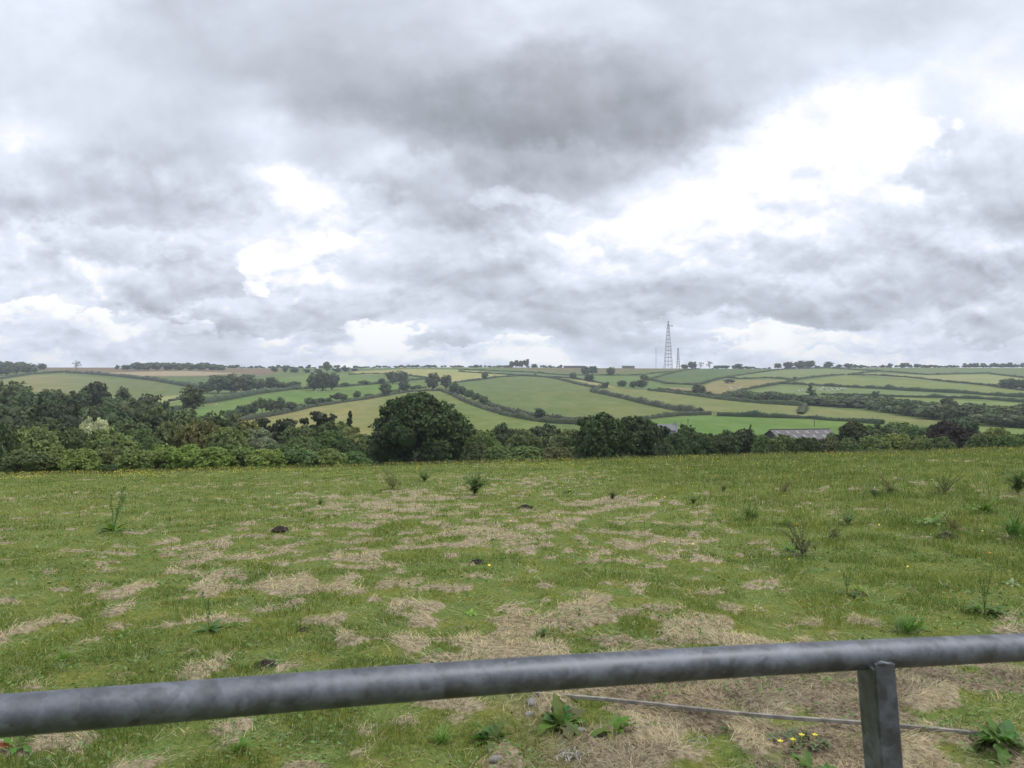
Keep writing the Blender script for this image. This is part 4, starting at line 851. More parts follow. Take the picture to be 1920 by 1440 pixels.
# ------------------------------------------------------------------ cattle and sheep
def beast(kind):
    """one continuous skinned body, facing +x, about 2.3 m long for a cow"""
    V, E, R = [], [], []
    def v(p, r, frm=None):
        V.append(p); R.append(r)
        if frm is not None: E.append((frm, len(V) - 1))
        return len(V) - 1
    a = v((0, 0, 1.02), .40); c = v((.55, 0, 1.05), .40, a); s = v((.85, 0, 1.16), .28, c); h_ = -.72 if True else 0
    if kind == 'graze': n1 = v((1.12, 0, .85), .17, s); n2 = v((1.28, 0, .48), .13, n1); v((1.42, 0, .2), .09, n2)
    else: n1 = v((1.15, 0, 1.36), .17, s); n2 = v((1.38, 0, 1.42), .14, n1); v((1.62, 0, 1.28), .09, n2)
    for sg in (-1, 1): v(tuple(np.array(V[n2]) + (-.05, sg * .22, .08)), .04, n2)
    p_ = v((-.6, 0, 1.08), .38, a); t = v((-.95, 0, 1.2), .10, p_); v((-1.02, 0, .6), .045, t)
    for sg in (-1, 1):
        k = v((.62, sg * .2, .72), .14, c); k = v((.6, sg * .2, .4), .075, k); v((.62, sg * .2, .02), .07, k)
        k = v((-.55, sg * .22, .74), .18, p_); k = v((-.72, sg * .22, .42), .085, k); v((-.64, sg * .22, .02), .07, k)
    me = bpy.data.meshes.new('beast'); me.from_pydata(V, E, []); o = bpy.data.objects.new('tmp', me); COL.objects.link(o)
    md = o.modifiers.new('skin', 'SKIN')
    for i, q in enumerate(me.skin_vertices[0].data): q.radius = (R[i], R[i]); q.use_root = (i == 0)
    sb = o.modifiers.new('sub', 'SUBSURF'); sb.levels = sb.render_levels = 1
    dg = bpy.context.evaluated_depsgraph_get(); m2 = bpy.data.meshes.new_from_object(o.evaluated_get(dg)); bpy.data.objects.remove(o); return m2
m, n = new_mat('hide'); oi = n.n('ShaderNodeObjectInfo'); tcn = n.n('ShaderNodeTexCoord')
cc = n.mix(n.ss(n.m('ADD', n.noise(tcn.outputs['Object'], 1.4, 1), n.m('MULTIPLY', oi.outputs['Random'], .12)), .53, .56), oi.outputs['Color'], (.03, .03, .03, 1))
p = n.n('ShaderNodeBsdfPrincipled', i_Roughness=.9); n.l(cc, p.inputs['Base Color']); out(n, p.outputs[0]); M_HIDE = m
COW = [beast('graze'), beast('stand')]
for c in COW: c.materials.append(M_HIDE)
def herd(items, name, label, cat, group, scale, colr):
    for i, (px, py) in enumerate(sorted(items)):
        p = P(px, py); o = link(name, COW[i % 2], label=label + ', ' + ORD[i] + ' from left', cat=cat, group=group, loc=p, color=colr[i % len(colr)])
        o.scale = (scale,) * 3; o.rotation_euler[2] = rnd.choice([0, .4, 3.0, 3.5, -.5, 2.6])
herd([(1534,731),(1539,733),(1543,729),(1547,733),(1550,730),(1554,735),(1557,730),(1561,733),(1565,735),(1568,731),(1572,733),(1576,731),(1581,734),(1585,731),(1499,735),(1503,734)], 'cow',
     'black and white cow in the herd above the conical tree', 'cow', 'herd of cattle above the conical tree', 1.25, [(.62,.60,.55),(.7,.68,.62),(.5,.48,.44)])
herd([(1369,729),(1372,731),(1378,728),(1382,729),(1386,730),(1388,727)], 'cow', 'pale cow in the small group grazing the tan field', 'cow', 'cattle in the tan field', 1.2, [(.6,.55,.45),(.7,.66,.58)])
herd([(592,735),(598,734),(606,736),(616,733),(626,732),(405,761),(540,749)], 'sheep', 'white sheep grazing in the long green field left of centre', 'sheep', 'sheep in the long green field', .75, [(.75,.72,.64)])

# ------------------------------------------------------------------ the galvanised gate across the foreground
m, n = new_mat('galvanised_steel'); tcn = n.n('ShaderNodeTexCoord'); ob = tcn.outputs['Object']
v1 = n.n('ShaderNodeTexVoronoi', i_Scale=38.0); n.l(n.vm('ADD', ob, n.vm('MULTIPLY', n.noise(ob, 20, 3, .6, 0, 1), (.05, .05, .05))), v1.inputs[0])
n1 = n.noise(ob, 26, 6, .65); n2 = n.noise(ob, 70, 5, .7); sepc = n.n('ShaderNodeSeparateColor'); n.l(v1.outputs['Color'], sepc.inputs[0])
mott = n.m('ADD', n.m('MULTIPLY', n1, .75), n.m('ADD', n.m('MULTIPLY', sepc.outputs[0], .16), n.m('MULTIPLY', n2, .3)))
mott = n.m('SUBTRACT', mott, .05)
cc = n.ramp(mott, [(.40, (.098, .102, .113)), (.50, (.125, .133, .149)), (.57, (.152, .162, .183)), (.68, (.19, .205, .232)), (.8, (.225, .242, .275))])
p = n.n('ShaderNodeBsdfPrincipled', i_Metallic=.92); n.l(cc, p.inputs['Base Color']); n.l(n.ss(mott, .4, .7, .50, .64), p.inputs['Roughness'])
b_ = n.n('ShaderNodeBump', i_Strength=.15, i_Distance=.002); n.l(n2, b_.inputs['Height']); n.l(b_.outputs[0], p.inputs['Normal']); out(n, p.outputs[0]); M_GALV = m
kx = [0, 350, 700, 1050, 1380, 1650, 1920]; ky = [1342, 1314.5, 1285.5, 1260, 1240, 1226, 1213.5]
pp = []
for a, c in zip(kx, ky):
    d = .0485 * F / (78 - .01458 * a); pp.append(Vector(((a - CX) / F * d, d, EYE - (c - CY) / F * d)))
d0v = (pp[1] - pp[0]).normalized(); d1v = (pp[-1] - pp[-2]).normalized()
pp = [pp[0] - d0v * .75, pp[0] - d0v * .35] + pp + [pp[-1] + d1v * .6, pp[-1] + d1v * 1.25]
# smooth resample
tt = np.linspace(0, len(pp) - 1, 60); arr = np.array([tuple(q) for q in pp])
sm = np.stack([np.interp(tt, np.arange(len(pp)), arr[:, k]) for k in range(3)], 1)
for _ in range(6): sm[1:-1] = (sm[:-2] + 2 * sm[1:-1] + sm[2:]) / 4
r = link('field_gate', None, label='galvanised tubular steel field gate across the foreground, top rail and one upright showing', cat='gate', loc=(.2, 1.15, 0))
off = Vector((-.2, -1.15, 0))
b = MB(); b.tube([Vector(q) + off for q in sm], .0242, 28); link('top_rail', b.mesh('top_rail', M_GALV, True), parent=r)
ends = [Vector(sm[0]), Vector(sm[-1])]
for dzz in (.31, .54, .76, .97):
    b = MB(); b.tube([Vector(q) + off - Vector((0, 0, dzz)) for q in sm[::6]], .019, 16); link('lower_rail', b.mesh('lower_rail', M_GALV, True), parent=r)
for e in ends:
    b = MB(); b.tube([e + off + Vector((0, 0, 0)), e + off - Vector((0, 0, 1.02))], .0242, 16); link('end_post', b.mesh('end_post', M_GALV, True), parent=r)
yf = 1.281; lean = -.081
def at_px(px, py, Y): return Vector(((px - CX) / F * Y, Y, EYE - (py - CY) / F * Y))
cT = at_px(1638, 1243, yf); Ht = 1.0
b = MB()
def slab(x0, x1, y0, y1, zt, name):       # an upright plate leaning a little
    V = []
    for z in (zt, zt - Ht):
        s = (zt - z) * .081; V += [(x0 + s, y0, z), (x1 + s, y0, z), (x1 + s, y1, z), (x0 + s, y1, z)]
    V = [tuple(Vector(q) + off) for q in V]; b.add(V, [(0, 1, 2, 3), (7, 6, 5, 4), (4, 5, 1, 0), (5, 6, 2, 1), (6, 7, 3, 2), (7, 4, 0, 3)])
slab(cT.x, cT.x + .0325, yf - .005, yf, cT.z, 'f')
zs = float(np.interp(cT.x, sm[:, 0], sm[:, 2])) - .012
slab(cT.x, cT.x + .006, yf + .0005, yf + .068, zs, 's')
slab(cT.x + .006, cT.x + .0325, yf + .062, yf + .068, zs, 'b')
me = b.mesh('upright', M_GALV); o = link('upright', me, parent=r)
bv = o.modifiers.new('bevel', 'BEVEL'); bv.width = .0012; bv.segments = 2
b = MB(); b.tube([Vector((cT.x + .003, yf - .002, cT.z - .002)) + off, Vector((cT.x + .011, yf - .003, cT.z + .001)) + off, Vector((cT.x + .020, yf - .002, cT.z - .001)) + off, Vector((cT.x + .029, yf - .002, cT.z - .001)) + off], [.003, .0042, .0034, .003], 7)
link('weld', b.mesh('weld', M_GALV, True), parent=r)

# ------------------------------------------------------------------ near ground helpers
def N(px, py):
    u = (px - CX) / F; Y = np.linspace(2.5, 46, 2500); e = (gz(u * Y, Y) - EYE) / Y - (CY - py) / F; k = int(np.argmax(e >= 0)) if (e >= 0).any() else int(np.argmax(e))
    return Vector((u * Y[k], Y[k], float(gz(u * Y[k], Y[k]))))
# bar lying on the ground
M_BAR = simple('weathered_batten', (.27, .25, .22), .85, 14, .45, bump=.5)
b = MB(); A = N(1004, 1307); B = N(1842, 1386)
q = [A.lerp(B, t) for t in np.linspace(0, 1, 14)]
prev = None
V = []; Fc = []
for k, p in enumerate(q):
    g = float(gz(p.x, p.y)); t = (B - A).normalized(); s = Vector((-t.y, t.x, 0)) * .009
    zt = A.lerp(B, k / 13).z + .028 + .006 * math.sin(k * .7); s2 = Vector((0, 0, .02))
    V += [tuple(Vector((p.x, p.y, zt)) - s), tuple(Vector((p.x, p.y, zt)) + s), tuple(Vector((p.x, p.y, zt)) + s - s2), tuple(Vector((p.x, p.y, zt)) - s - s2)]
    if k: o_ = (k - 1) * 4; Fc += [(o_ + i, o_ + (i + 1) % 4, o_ + 4 + (i + 1) % 4, o_ + 4 + i) for i in range(4)]
Fc += [(3, 2, 1, 0), tuple(len(V) - 4 + i for i in range(4))]
b.add(V, Fc); o = link('ground_batten', b.mesh('ground_batten', M_BAR), label='long thin weathered batten lying on the bare ground behind the gate', cat='batten')
bv = o.modifiers.new('bevel', 'BEVEL'); bv.width = .002
# stones, clods, scraps
def lump(name, px, py, size, mat, label, cat, seed, flat=.55, rough=.25):
    rr = np.random.default_rng(seed); V, Fq = sphere_lp((0, 0, 0), (.5, .5, .5), 14, 9)
    nn = fbm(V[:, 0] * 4 + seed, V[:, 1] * 4 + V[:, 2] * 3, seed, 3); V = V * (1 + (nn[:, None] - .5) * 2 * rough) * np.array([size[0], size[1], size[0] * flat]); p = N(px, py)
    me = mesh_np(name, V, Fq, mat, None, True); o = link(name, me, label=label, cat=cat, loc=p + Vector((0, 0, size[0] * flat * .12))); o.rotation_euler[2] = rr.uniform(0, 3); return o
lump('stone', 998, 1322, (.085, .06), M_STONE, 'pale flat stone at the left end of the batten', 'stone', 1)
lump('stone', 992, 1342, (.06, .05), M_STONE, 'smaller grey stone in front of the pale flat stone', 'stone', 2)
lump('stone', 930, 1428, (.07, .05), M_STONE, 'small pale stone half buried below the left dock plant', 'stone', 3)
lump('stone', 1088, 1372, (.07, .045), M_STONE, 'grey stone lying right of the middle dock plant', 'stone', 4, .4)
M_DUNG = simple('dark_crumbly_soil', (.06, .046, .036), .95, 40, .5, bump=1.0)
def molehill(px, py, sz, label, seed):
    rr = np.random.default_rng(seed); Vs, Fs, off = [], [], 0
    for k in range(90):
        a, q = rr.uniform(0, 6.28), min(abs(rr.normal()) * .22, .36); c = np.array([math.cos(a) * q * sz, math.sin(a) * q * sz * .8, max(0, .16 - q * .35) * sz * rr.uniform(.3, 1.1)]); r_ = sz * rr.uniform(.03, .085)
        V, Fq = sphere_lp(c, (r_, r_ * rr.uniform(.6, 1), r_ * rr.uniform(.5, .9)), 6, 4); V = V + rr.normal(size=V.shape) * r_ * .16; Vs.append(V); Fs.append(Fq + off); off += len(V)
    V, Fq = sphere_lp((0, 0, 0), (.42 * sz, .34 * sz, .09 * sz), 12, 6); Vs.append(V); Fs.append(Fq + off)
    link('molehill', mesh_np('molehill', np.concatenate(Vs), np.concatenate(Fs), M_DUNG), label=label, cat='molehill', loc=N(px, py))
for k, (px, py, sz, lb) in enumerate([(500, 1250, .24, 'dark crumbly molehill just above the gate rail, left of centre'), (1775, 1008, .40, 'dark molehill in tall grass at the right'), (895, 1056, .26, 'small dark clod left of the pale straw heaps'),
      (570, 1183, .14, 'tiny dark clod in the grass left of centre'), (985, 953, .42, 'low brown clod in the upper middle of the meadow'), (525, 995, .34, 'brown clod beside straw at the upper left')]):
    molehill(px, py, sz, lb, 30 + k)
b = MB(); b.tube([(.024 * math.cos(a), .024 * math.sin(a), .0) for a in np.linspace(0, 2 * math.pi, 25)], .003, 6, False)
M_PL = simple('white_plastic', (.28, .28, .26), .8, 20, .4); o = link('plastic_ring', b.mesh('plastic_ring', M_PL, True), label='small white plastic ring lying by a tiny weed', cat='ring', loc=N(1318, 1396) + Vector((0, 0, .02))); o.rotation_euler = (.5, .2, 0)
rr = np.random.default_rng(8); V = []; Fc = []
for k in range(26):
    c = rr.normal(size=3) * (.05, .03, .003); a = rr.uniform(0, 6.28); L = rr.uniform(.012, .03); wq = .003
    d = np.array([math.cos(a), math.sin(a), rr.uniform(-.2, .4)]) * L; s = np.array([-math.sin(a), math.cos(a), 0]) * wq; o_ = len(V)
    V += [c - d - s, c - d + s, c + (0, 0, .012) + s, c + (0, 0, .012) - s, c + d + s, c + d - s]; Fc += [[o_, o_ + 1, o_ + 2, o_ + 3], [o_ + 3, o_ + 2, o_ + 4, o_ + 5]]
link('paper_scrap', mesh_np('paper_scrap', V, np.array(Fc), M_PL), label='shredded white scrap on the ground at the bottom centre', cat='scrap', loc=N(1075, 1422) + Vector((0, 0, .02)))

# ------------------------------------------------------------------ broad-leaved plants
M_DOCK = leaf_mat('dock_leaves', True, trans=.3, scale=9.0)
def leaf_geo(L, Wd, az, pitch, droop, twist, rng, wave=.12, tone=1.0, base=(0, 0, 0), nseg=8):
    """a broad leaf with a midrib fold, arching over"""
    V = []; a = pitch; p = np.array(base, float); ca, sa = math.cos(az), math.sin(az); stalk = .18
    side = np.array([-sa, ca, 0]); 
    for i in range(nseg + 1):
        t = i / nseg; wv = Wd * .5 * (math.sin(math.pi * min(1, max(0, (t - stalk) / (1 - stalk))) ** .75) if t > stalk else .06)
        if i == nseg: wv = .0005
        up = np.array([-math.sin(a) * ca, -math.sin(a) * sa, math.cos(a)]); w1 = 1 + wave * math.sin(i * 2.1 + az * 3)
        V += [p + side * wv * w1 + up * (wv * .35 + wave * wv * math.sin(i * 1.9)), p, p - side * wv * w1 + up * (wv * .35 - wave * wv * math.sin(i * 1.7 + 1))]
        p = p + np.array([math.cos(a) * ca, math.cos(a) * sa, math.sin(a)]) * L / nseg; a -= droop / nseg
        side = side * 1.0 + np.array([0, 0, twist / nseg])
    i = np.arange(len(V)).reshape(-1, 3); Fq = np.concatenate([np.stack([i[:-1, 0], i[:-1, 1], i[1:, 1], i[1:, 0]], 1), np.stack([i[:-1, 1], i[:-1, 2], i[1:, 2], i[1:, 1]], 1)])
    return np.array(V), Fq, np.full(len(V), tone)
def cat_geo(gs):
    Vs, Fs, Ts = [], [], []; off = 0
    for V, Fq, T in gs: Vs.append(V); Fs.append(Fq + off); Ts.append(T); off += len(V)
    return np.concatenate(Vs), np.concatenate(Fs), np.concatenate(Ts)
def stalk_geo(h, lean, az, rng, seeds=True, rad=.004):
    gs = []; n_ = 7; pts = [np.array([math.cos(az) * lean * h * (k / n_) ** 1.5, math.sin(az) * lean * h * (k / n_) ** 1.5, h * k / n_]) for k in range(n_ + 1)]
    V = []
    for k, p in enumerate(pts):
        r_ = rad * (1 - .6 * k / n_)
        for j in range(4): V.append(p + np.array([math.cos(j * 1.57), math.sin(j * 1.57), 0]) * r_)
    i = np.arange(len(V)).reshape(-1, 4); Fq = np.stack([i[:-1], np.roll(i, -1, 1)[:-1], np.roll(i, -1, 1)[1:], i[1:]], -1).reshape(-1, 4); gs.append((np.array(V), Fq, np.full(len(V), .8)))
    if seeds:
        k = rng.uniform(.45, 1, 90); P_ = np.stack([np.interp(k, np.linspace(0, 1, n_ + 1), [q[d] for q in pts]) for d in range(3)], 1) + rng.normal(size=(90, 3)) * h * .022
        V, Fq = leaf_quads(P_, rng.normal(size=(90, 3)), np.full(90, h * .028), rng); gs.append((V, Fq, np.full(len(V), 1.0)))
    return gs
def dock(px, py, scale, nleaf, seed, label, colr=(.075, .135, .035), az_rng=(0, 6.28), up=(.3, 1.2), stalk=0, red=0):
    rng = np.random.default_rng(seed); p = N(px, py) - Vector((0, 0, .01))
    r = link('dock_plant', None, label=label, cat='plant', group='dock plants by the gate', loc=p)
    for k in range(nleaf):
        g = leaf_geo(scale * rng.uniform(.45, 1.15), scale * rng.uniform(.22, .34), rng.uniform(*az_rng), rng.uniform(*up), rng.uniform(.8, 2.0), rng.uniform(-.9, .9), rng, .30, nseg=12)
        c = (.30, .09, .035) if k < red else tuple(v * rng.uniform(.75, 1.35) for v in colr)
        o = link('leaf', mesh_np('leaf', g[0], g[1], M_DOCK, g[2], True), parent=r, color=c)
        if k < red: o['label'] = 'rusty red dying leaf'
    for k in range(stalk):
        V, Fq, T = cat_geo(stalk_geo(scale * rng.uniform(1.2, 1.8), rng.uniform(.1, .5), rng.uniform(0, 6.28), rng))
        link('stalk', mesh_np('stalk', V, Fq, M_DOCK, T), parent=r, color=(.09, .085, .035))
dock(925, 1392, .17, 20, 1, 'large broad-leaved dock plant below the gate rail, left of the three near docks', up=(.5, 1.3))
dock(1050, 1368, .215, 24, 2, 'tallest dock plant touching the gate rail, middle of the three near docks', (.08, .145, .04), up=(.5, 1.45))
dock(1150, 1378, .16, 12, 3, 'smaller dock plant with yellow-green leaves on bare soil, right of the three near docks', (.095, .16, .03), up=(.4, 1.2))
dock(1880, 1402, .19, 24, 4, 'clump of broad leaves at the right end of the batten', (.075, .13, .035), up=(.4, 1.3))
dock(30, 1405, .13, 9, 5, 'dock plant below the gate rail at the left edge with one rusty red leaf', (.085, .15, .035), red=1)
dock(1520, 1452, .13, 9, 6, 'dock leaves poking up at the bottom edge left of the upright', (.075, .135, .03), up=(.8, 1.4))
dock(1240, 1362, .075, 8, 7, 'small leafy seedling on bare soil right of the three near docks', (.08, .13, .045))
dock(1300, 1398, .06, 8, 9, 'tiny grey-green weed rosette beside the white ring', (.10, .14, .075))
dock(1365, 1372, .055, 7, 10, 'tiny weed on bare soil left of the yellow-flowered weed', (.09, .13, .07))
# silverweed with yellow flowers
rng = np.random.default_rng(12); p0 = N(1500, 1392)
r = link('silverweed', None, label='low grey-green weed with four yellow flowers on bare soil left of the upright', cat='plant', loc=p0)
gs = []
for k in range(34):
    a = rng.uniform(0, 6.28); rad = rng.uniform(0, .15); c = (math.cos(a) * rad, math.sin(a) * rad * .7, .005)
    for q in range(5): gs.append(leaf_geo(rng.uniform(.025, .05), .018, rng.uniform(0, 6.28), rng.uniform(.1, .9), .8, 0, rng, .2, rng.uniform(.8, 1.2), c, 4))
V, Fq, T = cat_geo(gs); link('foliage', mesh_np('foliage', V, Fq, M_DOCK, T), parent=r, color=(.12, .16, .09))
M_YEL = simple('yellow_petals', (.74, .62, .04), .6, 10, .15)
for fxp, fyp in ((1463, 1404), (1487, 1404), (1503, 1391), (1528, 1391)):
    q = N(fxp, fyp) - p0; b = MB()
    for k in range(5):
        a = k * 1.2566; cx_, cy_ = math.cos(a), math.sin(a); b.add([(q.x, q.y, .035), (q.x + (cx_ - cy_ * .5) * .010, q.y + (cy_ + cx_ * .5) * .010, .040), (q.x + cx_ * .017, q.y + cy_ * .017, .041), (q.x + (cx_ + cy_ * .5) * .010, q.y + (cy_ - cx_ * .5) * .010, .040)], [(0, 1, 2, 3)])
    b.tube([(q.x, q.y, 0), (q.x, q.y, .037)], .0015, 4); link('flower', b.mesh('flower', M_YEL), parent=r)
# weeds standing in the meadow
def weed_mesh(kind, seed):
    rng = np.random.default_rng(seed); gs = []
    if kind == 'dock':
        for k in range(14): gs.append(leaf_geo(rng.uniform(.4, .75), .2, rng.uniform(0, 6.28), rng.uniform(.3, 1.3), rng.uniform(.6, 1.8), 0, rng, .15, rng.uniform(.8, 1.25), (0, 0, 0), 6))
    if kind == 'stalk':
        for k in range(12): gs.append(leaf_geo(rng.uniform(.35, .7), .16, rng.uniform(0, 6.28), rng.uniform(.2, 1.1), 1.2, 0, rng, .15, rng.uniform(.8, 1.25), (0, 0, 0), 6))
        for k in range(3):
            s = stalk_geo(rng.uniform(.8, 1.05), rng.uniform(.05, .45), rng.uniform(0, 6.28), rng, True, .008); gs += s
    if kind == 'stems':
        for k in range(16): gs += stalk_geo(rng.uniform(.4, 1.0), rng.uniform(.1, 1.0), rng.uniform(0, 6.28), rng, True, .006)
        for k in range(40): gs.append(leaf_geo(rng.uniform(.2, .45), .07, rng.uniform(0, 6.28), rng.uniform(.3, 1.4), rng.uniform(.5, 1.5), 0, rng, .15, rng.uniform(.75, 1.3), (rng.normal() * .15, rng.normal() * .15, rng.uniform(0, .25)), 5))
    if kind == 'bushy':
        for k in range(26):
            az, ln, h = rng.uniform(0, 6.28), rng.uniform(.1, 1.3), rng.uniform(.35, .95); gs += stalk_geo(h, ln, az, rng, False, .007)
            for q in range(13):
                t = rng.uniform(.2, 1); c = (math.cos(az) * ln * h * t ** 1.5, math.sin(az) * ln * h * t ** 1.5, h * t); gs.append(leaf_geo(rng.uniform(.10, .2), .055, rng.uniform(0, 6.28), rng.uniform(-.2, .9), .8, 0, rng, .1, rng.uniform(.75, 1.25), c, 3))
    if kind == 'tuft':
        for k in range(90): gs.append(leaf_geo(rng.uniform(.5, 1.0), .035, rng.uniform(0, 6.28), rng.uniform(.8, 1.5), rng.uniform(.5, 1.6), 0, rng, .05, rng.uniform(.7, 1.25), (rng.normal() * .08, rng.normal() * .08, 0), 5))
    V, Fq, T = cat_geo(gs); return mesh_np('weed', V, Fq, M_DOCK, T)
WK = {k: [weed_mesh(k, 50 + i * 7 + j) for j in range(2)] for i, k in enumerate(('dock', 'stalk', 'stems', 'bushy', 'tuft'))}
WEEDS = [
 (213, 1000, 72, 'stalk', (.06, .105, .03), 'tall dock with an upright stalk on the left of the meadow'), (736, 917, 36, 'stems', (.10, .10, .045), 'brownish clump of stems left of the central thistle bush'),
 (796, 903, 28, 'bushy', (.065, .11, .035), 'small leafy weed between the brownish stems and the thistle bush'), (890, 928, 50, 'bushy', (.06, .10, .035), 'dark green bushy thistle standing in the upper centre of the meadow'),
 (392, 1185, 62, 'stalk', (.05, .095, .03), 'dark dock with a leaning stalk left of centre'), (440, 1176, 26, 'dock', (.09, .15, .05), 'pale green leaf rosette beside the dark dock with the leaning stalk'),
 (1065, 924, 18, 'dock', (.055, .10, .03), 'low dark leafy weed right of the thistle bush'), (1148, 936, 20, 'bushy', (.055, .08, .035), 'little dark twiggy weed above the straw, right of centre'),
 (1300, 944, 18, 'bushy', (.05, .085, .03), 'low dark green patch of weed in the right centre of the meadow'), (1356, 922, 16, 'bushy', (.055, .09, .03), 'small dark weed behind the low dark patch'),
 (1470, 926, 26, 'stems', (.11, .085, .05), 'reddish brown flowering stems in the right half of the meadow'), (1640, 932, 22, 'bushy', (.05, .08, .035), 'low dark weed left of the brown stems'),
 (1668, 926, 32, 'stems', (.085, .08, .04), 'cluster of brown seeding stems at the upper right'), (1772, 926, 38, 'stems', (.07, .08, .035), 'dark upright stems at the upper right'),
 (1846, 962, 44, 'dock', (.07, .12, .03), 'large sprawling dock near the right edge'), (1908, 925, 52, 'bushy', (.05, .085, .03), 'tall dark weed at the right edge, upper one'), (1906, 1012, 62, 'tuft', (.06, .11, .028), 'tall dark grass tuft at the right edge'),
 (1752, 985, 44, 'dock', (.075, .125, .035), 'leafy dock above the dark molehill'), (1788, 996, 30, 'stems', (.09, .075, .04), 'brown stems just above the dark molehill'), (1504, 1042, 58, 'stems', (.07, .075, .04), 'dark brown stalks standing alone in the right of the meadow'),
 (1486, 1036, 34, 'dock', (.08, .14, .035), 'green dock leaves beside the dark brown stalks'), (1562, 1012, 34, 'stems', (.075, .085, .04), 'thin leaning stems right of the dark brown stalks'), (1590, 984, 26, 'bushy', (.06, .10, .035), 'small leafy weed above the thin leaning stems'),
 (1410, 976, 44, 'tuft', (.09, .13, .045), 'loose pale grass tuft in the right centre'), (1474, 988, 28, 'tuft', (.10, .15, .035), 'yellow-green tuft beside an orange leaf'), (1588, 1118, 44, 'stalk', (.055, .09, .03), 'dock with a short dark stalk above the straw at the right'),
 (1612, 1110, 24, 'dock', (.10, .15, .03), 'yellow-green leaf rosette right of the short dark stalk'), (1700, 1188, 52, 'tuft', (.075, .135, .035), 'broad green tuft just above the gate rail at the right'), (1722, 1182, 36, 'dock', (.08, .14, .035), 'dock leaves beside the broad green tuft'),
 (1846, 1150, 70, 'stalk', (.06, .10, .03), 'dock with a thin dark stalk near the right edge, above the rail'), (1836, 1146, 22, 'dock', (.12, .18, .03), 'bright yellow-green leaves at the foot of the thin dark stalk'), (1898, 1098, 26, 'dock', (.13, .18, .10), 'pale grey-green leaf rosette at the right edge'),
 (1768, 1100, 16, 'dock', (.12, .17, .09), 'tiny pale rosette in the short grass at the right'), (884, 1152, 20, 'dock', (.12, .21, .035), 'bright green little rosette in the centre foreground'), (836, 1070, 14, 'dock', (.10, .17, .035), 'bright small weed left of the pale straw heaps'),
 (1020, 1196, 22, 'bushy', (.085, .145, .035), 'low leafy weed in the straw above the rail, right of centre'), (1158, 1190, 14, 'dock', (.09, .16, .03), 'small green leaf in the straw above the rail'), (600, 946, 14, 'bushy', (.05, .10, .03), 'small dark weed in the grass above the left straw patches'),
 (120, 1240, 30, 'tuft', (.09, .16, .035), 'fresh green tuft near the left edge above the rail'), (450, 1410, 40, 'tuft', (.085, .16, .03), 'bright green grass tuft below the rail left of centre'), (830, 1395, 40, 'tuft', (.09, .16, .035), 'grass tuft left of the large dock below the rail'),
]
for k, (px, py, hpx, kd, cl, lb) in enumerate(WEEDS):
    p = N(px, py); s = hpx / F * p.y * (1.2 if kd in ('stalk', 'stems', 'bushy', 'tuft') else 1.35); cl = tuple(v * 1.6 for v in cl); o = link('weed' if kd != 'tuft' else 'grass_tuft', WK[kd][k % 2], label=lb, cat='weed' if kd != 'tuft' else 'grass tuft', group='weeds standing in the meadow', loc=p - Vector((0, 0, .01)), color=cl)
    o.scale = (s, s, s * .95); o.rotation_euler[2] = rnd.uniform(0, 6.28)
for px, py, lb in ((1490, 991, 'fallen orange leaf in the grass of the right meadow'), (1852, 1048, 'small orange leaf near the right edge')):
    g = leaf_geo(.11, .05, .3, .3, .8, 0, np.random.default_rng(1)); link('dead_leaf', mesh_np('dead_leaf', g[0], g[1], M_DOCK, g[2]), label=lb, cat='leaf', loc=N(px, py) + Vector((0, 0, .06)), color=(.55, .22, .03))

# ------------------------------------------------------------------ grass, straw, flowers
rg = np.random.default_rng(77)
def scatter(n_, y0, y1, fall, wid=.70, pad=.5):
    """points thinning out with distance as 1 / y^fall"""
    g = np.linspace(y0, y1, 400); pdf = (g * wid * 2 + pad * 2) * g ** -fall; cdf = np.cumsum(pdf); cdf /= cdf[-1]
    y = np.interp(rg.random(n_), cdf, g); return rg.uniform(-1, 1, n_) * (y * wid + pad), y
def blades(name, x, y, h, wd, lean, tone, label, zoff=-.004, curl=.5, az=None):
    n_ = len(x); z = gz(x, y) + zoff; az = rg.uniform(0, 6.283, n_) if az is None else az; B = np.stack([x, y, z], 1)
    d = np.stack([np.cos(az), np.sin(az), np.zeros(n_)], 1); fz = rg.uniform(0, 6.283, n_); sd_ = np.stack([np.cos(fz), np.sin(fz), np.zeros(n_)], 1) * (wd * .5)[:, None]
    k1 = d * np.sin(lean)[:, None]; k1[:, 2] = np.cos(lean); l2 = np.minimum(lean + curl * rg.uniform(.3, 1.4, n_), 1.62); k2 = d * np.sin(l2)[:, None]; k2[:, 2] = np.cos(l2)
    M = B + k1 * (h * .5)[:, None]; T = M + k2 * (h * .5)[:, None]
    T[:, 2] = np.maximum(T[:, 2], gz(T[:, 0], T[:, 1]) + .003); M[:, 2] = np.maximum(M[:, 2], z + .004)
    V = np.stack([B - sd_, B + sd_, M + sd_ * .75, M - sd_ * .75, T], 1).reshape(-1, 3); o = np.arange(n_)[:, None] * 5
    Fc = np.concatenate([o + [0, 1, 2], o + [0, 2, 3], o + [3, 2, 4]]); link(name, mesh_np(name, V, Fc, M_BLADE, np.repeat(tone, 5, 0)), label=label, cat=name.replace('_', ' '), kind='stuff')
def gtone(x, y, n_):
    a = fbm(x / 1.3, y / 1.3, 60, 3); b_ = fbm(x / 5, y / 5, 63, 2); yl = np.clip((a - .35) * 2 + rg.normal(size=n_) * .22, 0, 1)[:, None]
    c = np.array([.098, .158, .027]) * (1 - yl) + np.array([.238, .268, .058]) * yl
    dry = (rg.random(n_) < .11)[:, None]; c = np.where(dry, np.array([.30, .27, .13]), c)
    return c * rg.uniform(.7, 1.25, n_)[:, None] * (.85 + .3 * b_)[:, None]
